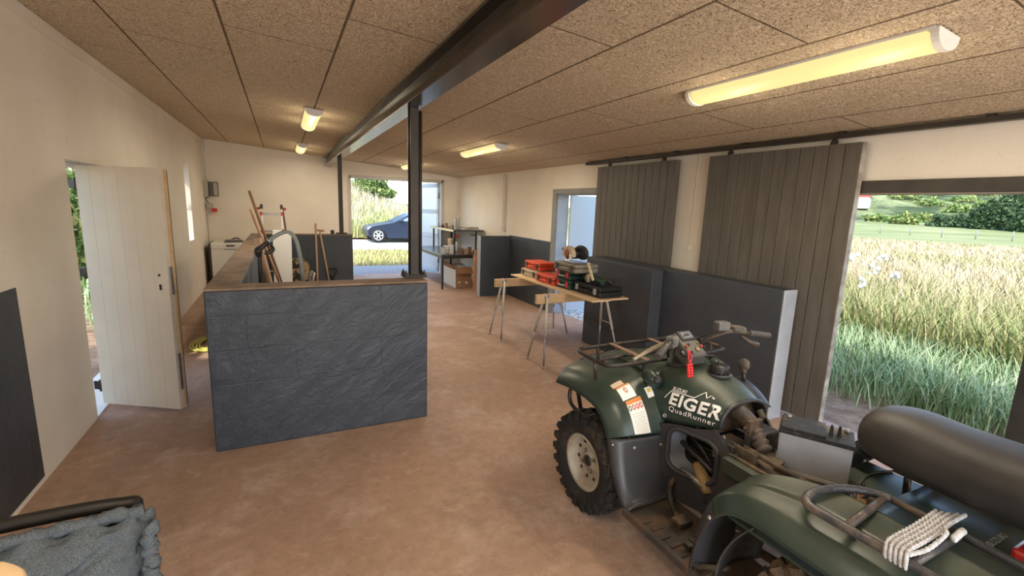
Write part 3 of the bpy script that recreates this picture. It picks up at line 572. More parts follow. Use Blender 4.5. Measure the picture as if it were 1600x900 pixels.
# ------------------------------------------------------------------ ceiling lights
def lampmat():
    m, n, b = nodes('lit_diffuser', .4); b.inputs['Base Color'].default_value = (.25, .22, .12, 1); b.inputs['Emission Color'].default_value = (1, .82, .34, 1); b.inputs['Emission Strength'].default_value = .92; return m
DIFF = lampmat()
def fixture(x, y, ln, label, power=34):
    z = cz(x); t = thing('ceiling_light', label, 'ceiling light', (x, y, z), 'batten lights on the ceiling'); tl = Matrix.Rotation(math.atan(.083), 3, 'Y')
    pr = [(.085 * math.cos(a), -.012 - .062 * math.sin(a)) for a in [PI * k / 12 for k in range(13)]]
    def pt(px, pz, yy): q = tl @ Vector((px, 0, pz)); return (x + q.x, yy, z + q.z - .001)
    def sweep(poly, a, b):
        n = len(poly); return ([pt(*p, a) for p in poly] + [pt(*p, b) for p in poly], [tuple(range(n))[::-1], tuple(range(n, 2 * n))] + [(i, (i + 1) % n, n + (i + 1) % n, n + i) for i in range(n)])
    b = MB(); b.add(*sweep([(-.09, 0), (.09, 0), (.09, -.013), (-.09, -.013)], y - ln / 2, y + ln / 2)); b.build('housing', WHITEP, t)
    d = MB(); d.add(*sweep(pr, y - ln / 2 + .03, y + ln / 2 - .03)); d.build('diffuser', DIFF, t)
    for s_ in (-1, 1):
        e = MB(); pe = [(p[0] * 1.06, p[1] * 1.05 if p[1] < -.02 else -.005) for p in pr]; e.add(*sweep(pe, y + s_ * ln / 2 - .016, y + s_ * ln / 2 + .016)); e.build('end_cap', WHITEP, t, bev=.003)
    ld = bpy.data.lights.new('tube_light', 'AREA'); ld.shape = 'RECTANGLE'; ld.size = .16; ld.size_y = ln; ld.energy = power * LAMP; ld.color = (1, .86, .66)
    lo = bpy.data.objects.new('tube_light', ld); COL.objects.link(lo); lo.parent = t; lo.location = (0, 0, -.10)
    for s_ in (-.3, .3):                       # light thrown sideways by the curved diffuser
        pd = bpy.data.lights.new('tube_glow', 'POINT'); pd.energy = power * .12 * LAMP; pd.color = (1, .84, .60); pd.shadow_soft_size = .09
        po = bpy.data.objects.new('tube_glow', pd); COL.objects.link(po); po.parent = t; po.location = (0, s_ * ln, -.24)
fixture(2.50, 1.72, 1.30, 'long lit batten light on the ceiling above the quad bike')
fixture(2.53, 6.15, 1.30, 'lit batten light on the ceiling above the plank table')
fixture(2.45, 9.75, 1.2, 'partly hidden lit batten light behind the near steel post')
fixture(.36, 6.25, 1.25, 'larger lit batten light on the ceiling above the tool stall')
fixture(.38, 9.75, 1.25, 'small distant lit batten light nearest the far wall', 20)
fixture(-.3, .6, 1.25, 'unseen batten light added on the ceiling above the photographer', 30)  # lamp out of view, added to brighten the room
fixture(2.5, -1.6, 1.3, 'unseen batten light added on the ceiling behind the photographer', 26)  # second added lamp, also unseen, for interior brightness

# ------------------------------------------------------------------ wall fittings
t = thing('fuse_box', 'grey fuse box with dark front in the far left corner', 'fuse box', (XL + .12, YF - .06, 1.73))
MB().bx(XL + .0, XL + .08, YF - .16, YF - .0, 1.74, 2.04).build('meter_case', mat('grey_plastic', (.42, .41, .36)), t, bev=.006); MB().bx(XL + .09, XL + .24, YF - .11, YF, 1.74, 2.02).build('box', mat('dark_grey_plastic', (.12, .12, .11)), t, bev=.008); MB().bx(XL + .17, XL + .235, YF - .115, YF - .108, 1.76, 2.0).build('cover', mat('grey_plastic', (0, 0, 0)), t)
t = thing('wall_socket', 'grey socket with a red plug below the fuse box', 'socket', (XL + .1, YF - .06, 1.47))
MB().bx(XL + .02, XL + .13, YF - .09, YF, 1.5, 1.6).build('socket_box', mat('grey_plastic', (0, 0, 0)), t, bev=.006); MB().bx(XL + .11, XL + .2, YF - .12, YF - .02, 1.43, 1.5).build('plug', mat('red_plastic', (.55, .03, .025), None, rough=.4), t, bev=.012)
MB().tube(cat([(XL + .06, YF - .04, 1.6), (XL + .02, YF - .06, 1.68), (XL + .08, YF - .06, 1.73)], 8), .008, 6).build('cable', BLACKP, t)
label_build(MB().tube([(XL + .03, YF - .012, 0), (XL + .03, YF - .012, 1.5)], .009, 6).tube([(XL + .05, YF - .012, 2.05), (XL + .05, YF - .012, cz(XL) - .02)], .009, 6), 'cable_conduit', WHITEP, 'thin vertical conduit in the far left corner by the fuse box', 'conduit')
label_build(MB().bx(XR - .05, XR, 8.41, 8.47, 1.32, 2.36).bx(XR - .06, XR, 8.39, 8.485, 1.26, 1.34), 'wall_conduit', mat('aged_white_conduit', (.58, .54, .46), None, rough=.6), 'white conduit dropping down the right wall to a small box', 'conduit', bev=.004)
label_build(MB().bx(XR - .028, XR, YF - .06, YF - .02, 0, 2.37), 'corner_pipe', PLASTER, 'white pipe in the far right corner of the room', 'pipe', bev=.004)
label_build(MB().tube(cat([(XR - .012, 3.66, 2.36), (XR - .012, 3.665, 2.0), (XR - .012, 3.67, 1.35)], 8), .005, 5).bx(XR - .03, XR, 3.655, 3.685, 1.33, 1.4), 'bell_wire', PLASTER, 'thin white wire down the wall between the two sliding doors', 'wire')
label_build(MB().bx(.76, .82, 8.8, 8.86, 1.1505, 1.22), 'hinge_block', STEEL, 'small dark hinge block on the back stall wall beside the post', 'hinge')
# ------------------------------------------------------------------ garden hose coil behind the near wall
m = MB(); 
for k in range(4): m.tube([(-.86 + (.17 - .03 * k) * math.cos(a), 6.3 + (.30 - .03 * k) * math.sin(a), .018 + .006 * (k % 2)) for a in [2 * PI * i / 32 for i in range(32)]], .011, 6, closed=True)
label_build(m, 'hose_coil', mat('yellow_hose', (.72, .70, .16), None, rough=.4), 'coil of yellow hose on the passage floor', 'hose')

# ------------------------------------------------------------------ plank table on two trestles
TRW = mat('off_white_steel', (.60, .59, .54), (.48, .46, .41), 7, .45)
def trestle(yc, label):
    t = thing('trestle', label, 'trestle', (3.0, yc, 0), 'trestles under the plank table')
    MB().bx(2.47, 3.52, yc - .02, yc + .02, .695, .80).build('top_beam', RAW, t, bev=.003)
    for s_ in (-1, 1):
        xe = 2.60 if s_ < 0 else 3.40; xf = 2.50 if s_ < 0 else 3.53
        for d in (-1, 1):
            a = Vector((xe, yc + d * .03, .77)); b = Vector((xf, yc + d * .19, 0)); k = a.lerp(b, .55)
            lg = MB().tube([a, k], .016, 10).build('leg', TRW, t)
            MB().tube([a.lerp(b, .5), a.lerp(b, .97)], .0105, 8).build('telescopic_foot', GALV, lg); MB().tube([a.lerp(b, .965), b], .013, 8).build('foot_cap', TRW if False else GALV, lg)
        c1 = Vector((xe, yc - .03, .77)).lerp(Vector((xf, yc - .19, 0)), .46); c2 = Vector((xe, yc + .03, .77)).lerp(Vector((xf, yc + .19, 0)), .46)
        MB().tube([c1, c2], .008, 6).build('cross_brace', TRW, t)
        MB().lathe([(.028, -.035), (.028, .035)], (xe, yc, .775), 'Y', 14).build('hinge', GALV, t, bev=.004)
trestle(4.35, 'white legged trestle with pine beam under the near end of the plank table')
trestle(5.46, 'white legged trestle with pine beam under the far end of the plank table')
m = MB(); m.grid(lambda u, v: (2.83 + .49 * v, 3.80 + 1.92 * u, .802 + .012 * (2 * u - 1) ** 2 * 0 + .0), 14, 2); m = MB().bx(2.83, 3.07, 3.80, 5.72, .8005, .818).bx(3.075, 3.33, 3.83, 5.74, .8005, .818)
label_build(m, 'plank_top', PLY, 'loose pale plywood top laid across the two trestles', 'table top', loc=(3.08, 4.76, .8005), bev=.002)
TZ = .8185
def case(name, x0, x1, y0, y1, z0, h, col, label, catg='tool case', group=None, latch=None, handle=True, rough=.45, hcol=None, front='x'):
    """carrying case whose handle side faces -x"""
    t = thing(name, label, catg, ((x0 + x1) / 2, (y0 + y1) / 2, z0), group); M_ = mat(col[0], col[1], tuple(c * .8 for c in col[1]), 9, rough); zs = z0 + h * .55; g = .012
    MB().bx(x0 + g, x1, y0, y1, z0, zs - .002).build('base_shell', M_, t, bev=.012); MB().bx(x0 + g, x1, y0, y1, zs + .002, z0 + h).build('lid', M_, t, bev=.012)
    n_ = max(3, int((y1 - y0) / .06)); r = MB()
    for k in range(1, n_): yy = y0 + (y1 - y0) * k / n_; r.bx(x0 + g + .03, x1 - .03, yy - .006, yy + .006, z0 + h - .002, z0 + h + .003)
    r.build('lid_ribs', M_, t)
    if handle:
        hm = mat(*hcol) if hcol else M_; ym = (y0 + y1) / 2; hw = min(.075, (y1 - y0) * .2)
        MB().tube(cat([(x0 + g + .004, ym - hw, zs - .01), (x0 - .018, ym - hw * .8, zs - .012), (x0 - .018, ym + hw * .8, zs - .012), (x0 + g + .004, ym + hw, zs - .01)], 12), .008, 8).build('handle', hm, t)
    for s_ in (-.33, .33):
        yy = (y0 + y1) / 2 + s_ * (y1 - y0); lm = mat(*latch) if latch else mat('dark_latch', (.05, .045, .04))
        MB().bx(x0 + .001, x0 + g + .004, yy - .02, yy + .02, zs - .035, zs + .03).build('latch', lm, t, bev=.003)
    return t
RED = ('red_plastic_latch', (.62, .035, .03)); ORG = ('orange_red_plastic', (.68, .085, .035)); BEI = ('beige_plastic', (.52, .43, .29)); DGR = ('dark_green_case', (.018, .045, .033)); GRY = ('taupe_case', (.24, .215, .17)); BLK = ('black_case', (.014, .014, .015))
case('tool_case', 2.94, 3.28, 5.20, 5.65, TZ, .098, BEI, 'beige flat tool case at the far end under the orange case', 'tool case', 'tool cases on the plank table')
case('tool_case', 2.99, 3.26, 5.22, 5.64, TZ + .102, .105, ORG, 'bright orange tool case stacked on the beige case', 'tool case', 'tool cases on the plank table')
case('tool_case', 2.89, 3.12, 4.70, 5.13, TZ, .105, ORG, 'orange red tool case with a big moulded handle in front of the beige case', 'tool case', 'tool cases on the plank table', hcol=ORG)
case('tool_case', 2.92, 3.24, 4.40, 4.685, TZ, .108, DGR, 'dark green tool case with red latches at the bottom of the middle stack', 'tool case', 'tool cases on the plank table', latch=RED, hcol=('pale_handle', (.42, .45, .43)))
case('tool_case', 2.92, 3.24, 4.40, 4.685, TZ + .112, .108, DGR, 'dark green tool case with red latches in the middle of the stack', 'tool case', 'tool cases on the plank table', latch=RED, hcol=('pale_handle', (0, 0, 0)))
case('tool_case', 2.86, 3.18, 4.20, 4.66, TZ + .224, .095, GRY, 'taupe case on top of the stack under the circular saw', 'tool case', 'tool cases on the plank table')
case('tool_case', 2.96, 3.27, 3.87, 4.385, TZ, .118, BLK, 'black wide tool case at the near end of the plank table', 'tool case', 'tool cases on the plank table', latch=('grey_latch', (.35, .35, .34)))
label_build(MB().bx(2.985, 3.0, 0, 0.001, 0, .001), 'x', BLACKP, 'x x x x', 'x') if False else None
# circular saw on the stack
bz = TZ + .224 + .0995; t = thing('circular_saw', 'circular saw with cream housing and black motor on top of the taupe case', 'circular saw', (3.0, 4.42, bz))
SAWG = mat('cream_metal', (.56, .47, .33), (.45, .36, .25), 8, .4); 
MB().bx(2.90, 3.10, 4.28, 4.56, bz, bz + .006).build('base_plate', GALV, t, bev=.002)
pr = [(.105 * math.cos(a), .105 * math.sin(a)) for a in [PI * k / 16 for k in range(-1, 18)]]
MB().prism([(4.43 + p[0], bz + .085 + p[1]) for p in pr], 2.90, 2.955, 'X').build('blade_guard', SAWG, t, bev=.008)
MB().lathe([(.080, 0), (.080, .004)], (2.925, 4.43, bz + .09), 'X', 28).build('blade', GALV, t)
MB().tube([(2.91, 4.43 + .070 * math.cos(a), bz + .0895 + .070 * math.sin(a)) for a in [PI * (.95 + k / 14 * .95) for k in range(15)]], .017, 8).build('lower_guard', mat('bright_guard', (.78, .79, .80), None, rough=.35), t)
MB().lathe([(.0, -.004), (.045, -.004), (.05, .0), (.05, .02)], (2.897, 4.435, bz + .105), 'X', 20).build('hub', mat('dark_red_hub', (.22, .06, .04)), t)
MB().tube([(2.955, 4.43, bz + .10), (3.02, 4.42, bz + .10), (3.09, 4.41, bz + .095), (3.12, 4.40, bz + .095)], [.062, .060, .055, .04], 18).build('motor', BLACKP, t)
MB().tube(cat([(2.97, 4.37, bz + .15), (2.98, 4.30, bz + .185), (3.0, 4.23, bz + .17), (3.01, 4.20, bz + .12), (3.02, 4.24, bz + .07), (3.02, 4.32, bz + .06)], 20), .022, 10).build('rear_handle', BLACKP, t)
MB().tube(cat([(2.93, 4.49, bz + .13), (2.93, 4.54, bz + .14), (2.93, 4.56, bz + .14)], 6), .02, 10).build('front_knob', mat('brown_grip', (.12, .06, .04)), t)
# power tool and strap on the black case
bz = TZ + .1215; t = thing('belt_sander', 'green and black power tool lying on the black case', 'power tool', (3.08, 4.08, bz)); 
MB().tube(cat([(3.05, 3.93, bz + .045), (3.06, 4.05, bz + .05), (3.07, 4.2, bz + .055), (3.05, 4.28, bz + .065)], 14), [.032, .036, .04, .042, .044, .045, .046, .046, .046, .046, .046, .044, .042, .038, .03], 14).build('motor_housing', mat('dark_green_tool', (.02, .05, .035), (.015, .02, .018), 5, .4), t)
MB().tube(cat([(3.09, 3.98, bz + .06), (3.13, 3.93, bz + .05), (3.15, 3.9, bz + .03)], 8), .028, 10).build('grip', BLACKP, t)
MB().lathe([(.045, 0), (.05, .02), (.03, .04)], (3.02, 4.18, bz + .05), 'X', 16).build('gear_head', SAWG, t)
label_build(MB().box((2.985, 4.075, bz + .14), (.012, .03, .21), Matrix.Rotation(-.55, 3, 'X')), 'folding_rule', mat('pale_wood_rule', (.72, .62, .42)), 'pale wooden rule leaning upright against the green power tool', 'rule', loc=(2.985, 4.08, bz + .04))
t = thing('angle_grinder', 'black power tool lying behind the orange cases', 'power tool', (3.2, 4.98, TZ))
MB().tube(cat([(3.17, 5.19, TZ + .075), (3.18, 5.0, TZ + .075), (3.2, 4.82, TZ + .075)], 10), [.03, .04, .045, .045, .043, .04, .04, .045, .05, .05, .04], 12).build('body', BLACKP, t)
MB().tube([(3.2, 4.82, TZ + .002), (3.2, 4.82, TZ + .15)], .042, 14).build('head', mat('dark_brown_metal', (.06, .045, .035), None, rough=.4), t); MB().tube([(3.18, 5.08, TZ + .0), (3.18, 5.08, TZ + .06)], .02, 8).build('foot', BLACKP, t)

# ------------------------------------------------------------------ two-tier workbench by the gate, with paint things
BT = mat('dark_bench_top', (.05, .05, .055), (.09, .09, .095), 4, .25, 0, .6); BEDGE = mat('cream_bench_top', (.62, .60, .42), None, rough=.4)
t = thing('workbench', 'low dark workbench with thin black legs next to the open gate', 'workbench', (3.33, 10.1, 0))
MB().bx(2.88, 3.80, 9.05, 11.08, .695, .722).build('worktop', BT, t, bev=.003)
for x, y in ((2.92, 9.09), (2.94, 11.03), (3.76, 9.09), (3.76, 11.03)): MB().bx(x - .02, x + .02, y - .02, y + .02, 0, .695).build('leg', BLACKM, t, bev=.002)
MB().bx(2.9, 2.92, 9.1, 11.05, .64, .694).bx(2.9, 3.78, 9.08, 9.1, .64, .694).build('apron', BLACKM, t)
t = thing('bench_shelf', 'raised shelf table with thin black legs standing on the low workbench', 'shelf', (3.55, 10.2, .7225))
MB().bx(3.26, 3.96, 9.40, 11.08, 1.185, 1.21).build('top', BT, t, bev=.003); MB().bx(3.245, 3.262, 9.40, 11.08, 1.17, 1.213).build('edge_band', BEDGE, t)
for x, y in ((3.29, 9.43), (3.32, 11.05), (3.78, 9.43), (3.78, 11.05)): MB().bx(x - .018, x + .018, y - .018, y + .018, .7225, 1.185).build('leg', BLACKM, t, bev=.002)
MB().bx(3.66, 3.78, 9.42, 9.44, 1.09, 1.11).build('bracket', BLACKM, t)
def can(x, y, z, r, h, col, label, nm='paint_tin', catg='tin', grp='tins and jars on the workbench', lid=None, handle=False):
    t = thing(nm, label, catg, (x, y, z), grp)
    MB().lathe([(r * .97, 0), (r, .004), (r, h * .95), (r * 1.02, h * .96), (r * 1.02, h), (r * .9, h), (r * .88, h - .004)], (x, y, z), seg=18).build('body', mat(*col), t)
    if lid: MB().lathe([(r * .8, 0), (r * .8, .012)], (x, y, z + h + .0005), seg=16).build('lid', mat(*lid), t)
    if handle: MB().tube(cat([(x - r, y, z + h * .85), (x - r * .7, y - r * .6, z + h * .55), (x, y - r * 1.1, z + h * .35), (x + r * .7, y - r * .6, z + h * .55), (x + r, y, z + h * .85)], 12), .003, 5).build('handle', GALV, t)
LZ, UZ = .7225, 1.2135
WHT = ('tin_white', (.72, .72, .70)); BRN = ('tin_brown', (.28, .16, .10)); BLU = ('tin_blue', (.13, .17, .30)); SIL = ('tin_silver', (.5, .5, .5)); DRK = ('tin_dark', (.07, .06, .055))
can(2.98, 9.25, LZ, .055, .13, WHT, 'white tin with blue top at the near left corner of the workbench', lid=BLU, handle=True)
can(3.10, 9.40, LZ, .07, .15, WHT, 'wide white paint bucket behind the near left tin', handle=True)
can(3.17, 9.25, LZ, .045, .20, WHT, 'tall white bottle beside the shelf leg', 'plastic_bottle', 'bottle', lid=DRK)
can(3.22, 9.5, LZ, .05, .30, ('cream_tin', (.62, .52, .38)), 'tallest cream canister on the low workbench', 'canister', 'canister')
can(3.36, 9.2, LZ, .04, .09, BRN, 'small brown tin in front of the shelf leg'); can(3.46, 9.16, LZ, .05, .11, ('tin_tan', (.42, .28, .18)), 'tan tin in the middle of the workbench front'); can(3.56, 9.22, LZ, .045, .13, BRN, 'brown tin to the right of the tan tin', lid=DRK); can(3.65, 9.15, LZ, .04, .08, DRK, 'small dark tin nearest the brown paper sack')
t = thing('plastic_flower', 'pink red flower shape standing in a clear vase on the workbench', 'flower', (3.40, 9.6, LZ)); MB().lathe([(.035, 0), (.04, .02), (.03, .18), (.035, .22)], (3.40, 9.6, LZ), seg=14).build('vase', mat('cloudy_glass', (.55, .6, .62), None, rough=.15), t)
MB().tube([(3.4, 9.6, LZ + .19), (3.4, 9.6, LZ + .31)], .006, 6).build('stem', mat('dry_stem', (0, 0, 0)), t); MB().ell((3.4, 9.6, LZ + .34), (.05, .05, .045), seg=12, rings=8).build('bloom', mat('pink_red', (.55, .06, .10), (.65, .12, .16), 30), t)
can(3.33, 10.1, UZ, .03, .10, BRN, 'small brown bottle on the left of the top shelf', 'bottle', 'bottle', lid=DRK); can(3.42, 9.95, UZ, .035, .07, ('tin_tan', (0, 0, 0)), 'low tan tin on the top shelf'); can(3.33, 10.4, UZ, .03, .06, DRK, 'low dark tin at the far left of the top shelf')
can(3.40, 9.68, UZ, .035, .22, SIL, 'silver spray can standing on the top shelf', 'spray_can', 'spray can', lid=DRK); can(3.48, 9.72, UZ, .03, .26, SIL, 'tallest silver spray can on the top shelf', 'spray_can', 'spray can', lid=SIL); can(3.50, 9.85, UZ, .035, .13, WHT, 'white pot behind the spray cans')
for k, (dz, c, lb) in enumerate([(0, ('paper_white', (.70, .68, .62)), 'lowest pale folder of the stack on the top shelf'), (.02, ('paper_brown', (.40, .29, .2)), 'brown folder in the middle of the shelf stack'), (.04, ('paper_grey', (.52, .50, .46)), 'grey sheet on top of the shelf stack')]):
    label_build(MB().box((3.72 + .01 * k, 9.66, UZ + dz + .009), (.34 - .05 * k, .3, .018), Matrix.Rotation(.1 * k - .1, 3, 'Z')), 'folder', mat(*c), lb, 'folder', 'folders on the top shelf', loc=(3.72, 9.66, UZ + dz), bev=.002)
# cardboard box under the bench, sack at its side
CARD = mat('brown_cardboard', (.33, .19, .10), (.28, .15, .08), 5, .85); CARDW = mat('white_card', (.72, .72, .70), None, rough=.6)
t = thing('cardboard_box', 'open cardboard box with one white side under the workbench', 'box', (3.42, 9.6, 0))
m = MB(); m.bx(3.24, 3.60, 9.17, 9.18, 0, .40); m.bx(3.59, 3.60, 9.18, 10.0, 0, .40); m.bx(3.24, 3.6, 9.99, 10, 0, .4); m.bx(3.25, 3.59, 9.18, 9.99, 0, .01); m.build('walls', CARD, t)
MB().bx(3.228, 3.24, 9.17, 10.0, 0, .40).build('white_side', CARDW, t); m = MB(); m.box((3.41, 9.11, .38), (.36, .01, .17), Matrix.Rotation(-.75, 3, 'X')); m.box((3.20, 9.55, .44), (.01, .7, .13), Matrix.Rotation(-.55, 3, 'Y')); m.build('flap', CARD, t)
m = MB(); m.bx(3.3, 3.34, 9.164, 9.17, .10, .13); m.bx(3.46, 3.5, 9.164, 9.17, .08, .13); m.build('print_marks', CARDW, t)
t = thing('floor_machine', 'pale grey machine with a cable lying in the cardboard box', 'machine', (3.42, 9.5, .0105)); MB().bx(3.32, 3.52, 9.34, 9.66, .011, .33).ell((3.42, 9.5, .40), (.15, .18, .09)).build('body', mat('pale_grey_machine', (.48, .50, .50), None, rough=.4), t); MB().tube(cat([(3.35, 9.36, .40), (3.34, 9.3, .52), (3.42, 9.2, .60), (3.5, 9.14, .66)], 14), .006, 6).build('cable', WHITEP, t)
def sack_pt(u, v):
    q = 2 * PI * u; z = .86 * v; k = .5 + .5 * min(1, (1 - abs(2 * v - 1)) * 6); c, s_ = math.cos(q), math.sin(q); wx, wy = .15, .12
    x = wx * math.copysign(abs(c) ** .5, c); y = wy * math.copysign(abs(s_) ** .5, s_); w_ = .012 * math.sin(v * 23 + q * 3) + .008 * math.sin(v * 41 - q * 5)
    return (3.62 + x * (1 + w_ * 4) * (1 - .06 * v), 8.72 + y * (1 + w_ * 4) * (1 - .5 * max(0, v - .8) * 2), z)
PAPER = mat('brown_kraft_paper', (.40, .22, .11), (.33, .17, .08), 6, .8, bmp=.3, bscale=14)
t = thing('paper_sack', 'tall brown paper sack standing between the workbench and the half wall', 'sack', (3.62, 8.72, 0)); MB().grid(sack_pt, 40, 26).build('sack', PAPER, t); MB().bx(3.52, 3.56, 8.595, 8.60, .74, .80).build('paper_label', CARDW, t)

# ------------------------------------------------------------------ dishwasher in the far corner
t = thing('dishwasher', 'white dishwasher standing in the far left corner', 'dishwasher', (-.96, 10.75, 0))
MB().bx(-1.26, -.66, 10.47, 11.06, .03, .85).build('cabinet', [WHITEM], t, bev=.006); MB().bx(-1.255, -.665, 10.45, 10.47, .10, .74).build('door', WHITEM, t, bev=.004); MB().bx(-1.255, -.665, 10.448, 10.47, .745, .84).build('control_panel', WHITEM, t, bev=.004)
MB().bx(-1.0, -.86, 10.442, 10.449, .79, .815).build('display', BLACKP, t); MB().bx(-1.04, -.80, 10.441, 10.451, .725, .737).build('handle', GALV, t); MB().bx(-1.24, -.68, 10.48, 11.0, 0, .03).build('plinth', BLACKP, t); MB().bx(-1.285, -1.262, 10.45, 11.06, 0, .85).build('dark_side_panel', mat('dark_brown_felt', (.06, .045, .035)), t)
t = thing('tray_of_pipes', 'dark bits of metal lying on top of the white dishwasher', 'metal scrap', (-.9, 10.7, .8505)); MB().bx(-1.05, -.72, 10.6, 10.8, .851, .875).build('tray', mat('dark_grey_plastic', (0, 0, 0)), t, bev=.006); MB().tube([(-1.02, 10.62, .895), (-.75, 10.68, .895)], .018, 8).build('pipe', GALV, t); MB().tube(cat([(-.95, 10.72, .89), (-.85, 10.76, .93), (-.75, 10.72, .89)], 8), .012, 8).build('bent_pipe', STEEL, t)
# ------------------------------------------------------------------ tools inside the stall
t = thing('step_ladder', 'aluminium folding ladder with red joints leaning at the back of the stall', 'ladder', (-.14, 8.3, 0))
ALU = mat('aluminium', (.62, .60, .57), None, rough=.35, metal=.6); REDP = mat('red_joint', (.55, .04, .03), None, rough=.4); DKG = mat('dark_grey_joint', (.08, .075, .07))
for x in (-.29, -.005): MB().box((x, 8.36, .80), (.028, .06, 1.6), Matrix.Rotation(-.07, 3, 'X')).build('rail', ALU, t, bev=.003)
for z in (.3, .58, .86, 1.22, 1.49): MB().box((-.148, 8.36 + (z - .8) * .07, z), (.26, .05, .03)).build('rung', GALV, t, bev=.004)
for x, s_ in ((-.29, -1), (-.005, 1)):
    j = MB().lathe([(.045, -.02), (.045, .02)], (x, 8.42, 1.60), 'X', 16).build('hinge', DKG, t); MB().tube([(x, 8.41, 1.585), (x + s_ * .065, 8.41, 1.575)], .02, 8).build('knob', REDP, j)
    for z in (1.22, 1.50): MB().box((x + s_ * .008, 8.345 + (z - .8) * .07, z), (.035, .06, .06)).build('rung_cap', REDP, t, bev=.006)
MB().box((.075, 8.50, .86), (.028, .05, 1.42), Matrix.Rotation(-.09, 3, 'Y')).build('rear_rail', mat('red_brown_rail', (.20, .05, .035), None, rough=.45), t)
WOODD = m_wood('dark_handle_wood', (.17, .095, .055), (.11, .06, .035), (10, 10, 1)); WOODL = m_wood('pale_handle_wood', (.50, .33, .20), (.40, .25, .14), (10, 10, 1))
t = thing('long_handled_tool', 'tallest dark wooden tool handle leaning in the stall', 'tool handle', (.1, 7.0, 0)); MB().tube([(.10, 7.0, .02), (-.37, 7.0, 1.83)], .018, 10).build('handle', WOODD, t); MB().box((.1, 7.0, .04), (.1, .22, .08)).build('head', BLACKM, t, bev=.01)
t = thing('long_handled_tool', 'shorter brown wooden tool handle beside the tallest one', 'tool handle', (.12, 6.7, 0)); MB().tube([(.12, 6.7, .02), (-.352, 6.7, 1.60)], .018, 10).build('handle', m_wood('mid_handle_wood', (.36, .22, .13), (.26, .15, .09), (10, 10, 1)), t); MB().box((.12, 6.7, .03), (.08, .24, .06)).build('head', BLACKM, t, bev=.01)
label_build(MB().box((-.025, 7.2, .665), (.235, .02, 1.29), Matrix.Rotation(.02, 3, 'Y')), 'white_panel', WHITEM, 'upright white panel standing in the middle of the tool stall', 'panel', loc=(-.02, 7.2, .01), bev=.002)
label_build(MB().lathe([(.034, 0), (.034, 1.35), (.028, 1.35), (.028, 1.2)], (.0, 5.2, .02), M=Matrix.Rotation(-.17, 3, 'Y'), seg=20), 'cardboard_tube', mat('pale_card_tube', (.50, .33, .22), (.42, .27, .17), 3, .7), 'pale cardboard tube leaning inside the stall below the hose handle', 'tube', loc=(.0, 5.2, 0))
t = thing('vacuum_hose', 'grey vacuum hose with black handle arching above the near half wall', 'hose', (.0, 4.6, 0)); yh = 4.45
HOSE = mat('grey_hose', (.30, .31, .31), (.24, .25, .25), 40, .5)
hp = cat([(-.115, yh, 1.385), (-.04, yh, 1.44), (.04, yh, 1.465), (.095, yh, 1.40), (.125, yh, 1.25), (.14, yh, 1.05), (.15, yh, .6), (.17, yh, .05)], 70)
MB().tube(hp, [.0165 + .0018 * (i % 2) for i in range(71)], 12).build('hose', HOSE, t)
MB().tube([(-.12, yh, 1.38), (-.10, yh, 1.395)], .021, 12).build('collar', GALV, t)
MB().tube(cat([(-.19, yh, .4), (-.19, yh, 1.0), (-.19, yh, 1.22), (-.185, yh, 1.30)], 12), .017, 10).build('wand', BLACKP, t)
MB().tube(cat([(-.19, yh, 1.25), (-.195, yh, 1.305), (-.165, yh, 1.335), (-.115, yh, 1.385)], 12), [.02, .024, .03, .034, .034, .03, .026, .023, .021, .02, .02, .019, .019], 12).build('grip', BLACKP, t)
MB().tube(cat([(-.13, yh, 1.36), (-.09, yh, 1.345), (-.075, yh, 1.31), (-.10, yh, 1.285), (-.15, yh, 1.275), (-.12, yh, 1.30), (-.085, yh, 1.32)], 24), .007, 8).build('trigger_loop', BLACKP, t)
t = thing('camouflage_bag', 'dark camouflage bag lying in a heap in the stall', 'bag', (.2, 8.2, 0))
def bag(u, v):
    q = 2 * PI * u; p = PI * v; r = math.sin(p) ** .7; w_ = 1 + .12 * math.sin(3 * q + 4 * v) + .08 * math.sin(7 * q - 9 * v); return (.21 + .18 * r * math.cos(q) * w_, 8.3 + .16 * r * math.sin(q) * w_, .40 - .40 * math.cos(p))
MB().grid(bag, 36, 20).build('sack', CAMO, t); MB().tube(cat([(.27, 8.18, .74), (.34, 8.14, .80), (.4, 8.16, .72), (.36, 8.2, .58)], 12), .012, 6, flat=.4).build('strap', CAMO, t)
t = thing('clamp', 'small pale metal clamp standing by the camouflage bag', 'clamp', (.36, 7.6, 0)); MB().tube(cat([(.33, 7.6, .0), (.33, 7.6, .5), (.35, 7.6, .64), (.38, 7.6, .66), (.39, 7.6, .6), (.36, 7.6, .52)], 16), .012, 8).build('bar', GALV, t); MB().tube([(.37, 7.6, .47), (.41, 7.6, .64)], .01, 6).build('jaw', ALU, t)
label_build(MB().tube([(.495, 8.45, 0.0), (.508, 8.685, 1.34)], .017, 10), 'broom_handle', WOODL, 'straight pale wooden pole leaning on the back stall wall', 'pole', loc=(.5, 8.6, 0))
t = thing('garden_fork', 'pale handled garden fork with a T grip leaning on the back stall wall', 'fork', (.69, 8.5, 0)); MB().tube([(.69, 8.52, .30), (.575, 8.71, 1.20)], .016, 10).build('shaft', WOODL, t); MB().tube([(.50, 8.715, 1.225), (.65, 8.715, 1.215)], .018, 10).build('grip', WOODL, t)
f_ = MB(); f_.tube([(.62, 8.5, .30), (.76, 8.5, .30)], .012, 8)
for k in range(4): f_.tube([(.62 + .0467 * k, 8.5, .30), (.62 + .0467 * k, 8.48, .0)], [.008, .004], 6)
f_.build('tines', GALV, t)
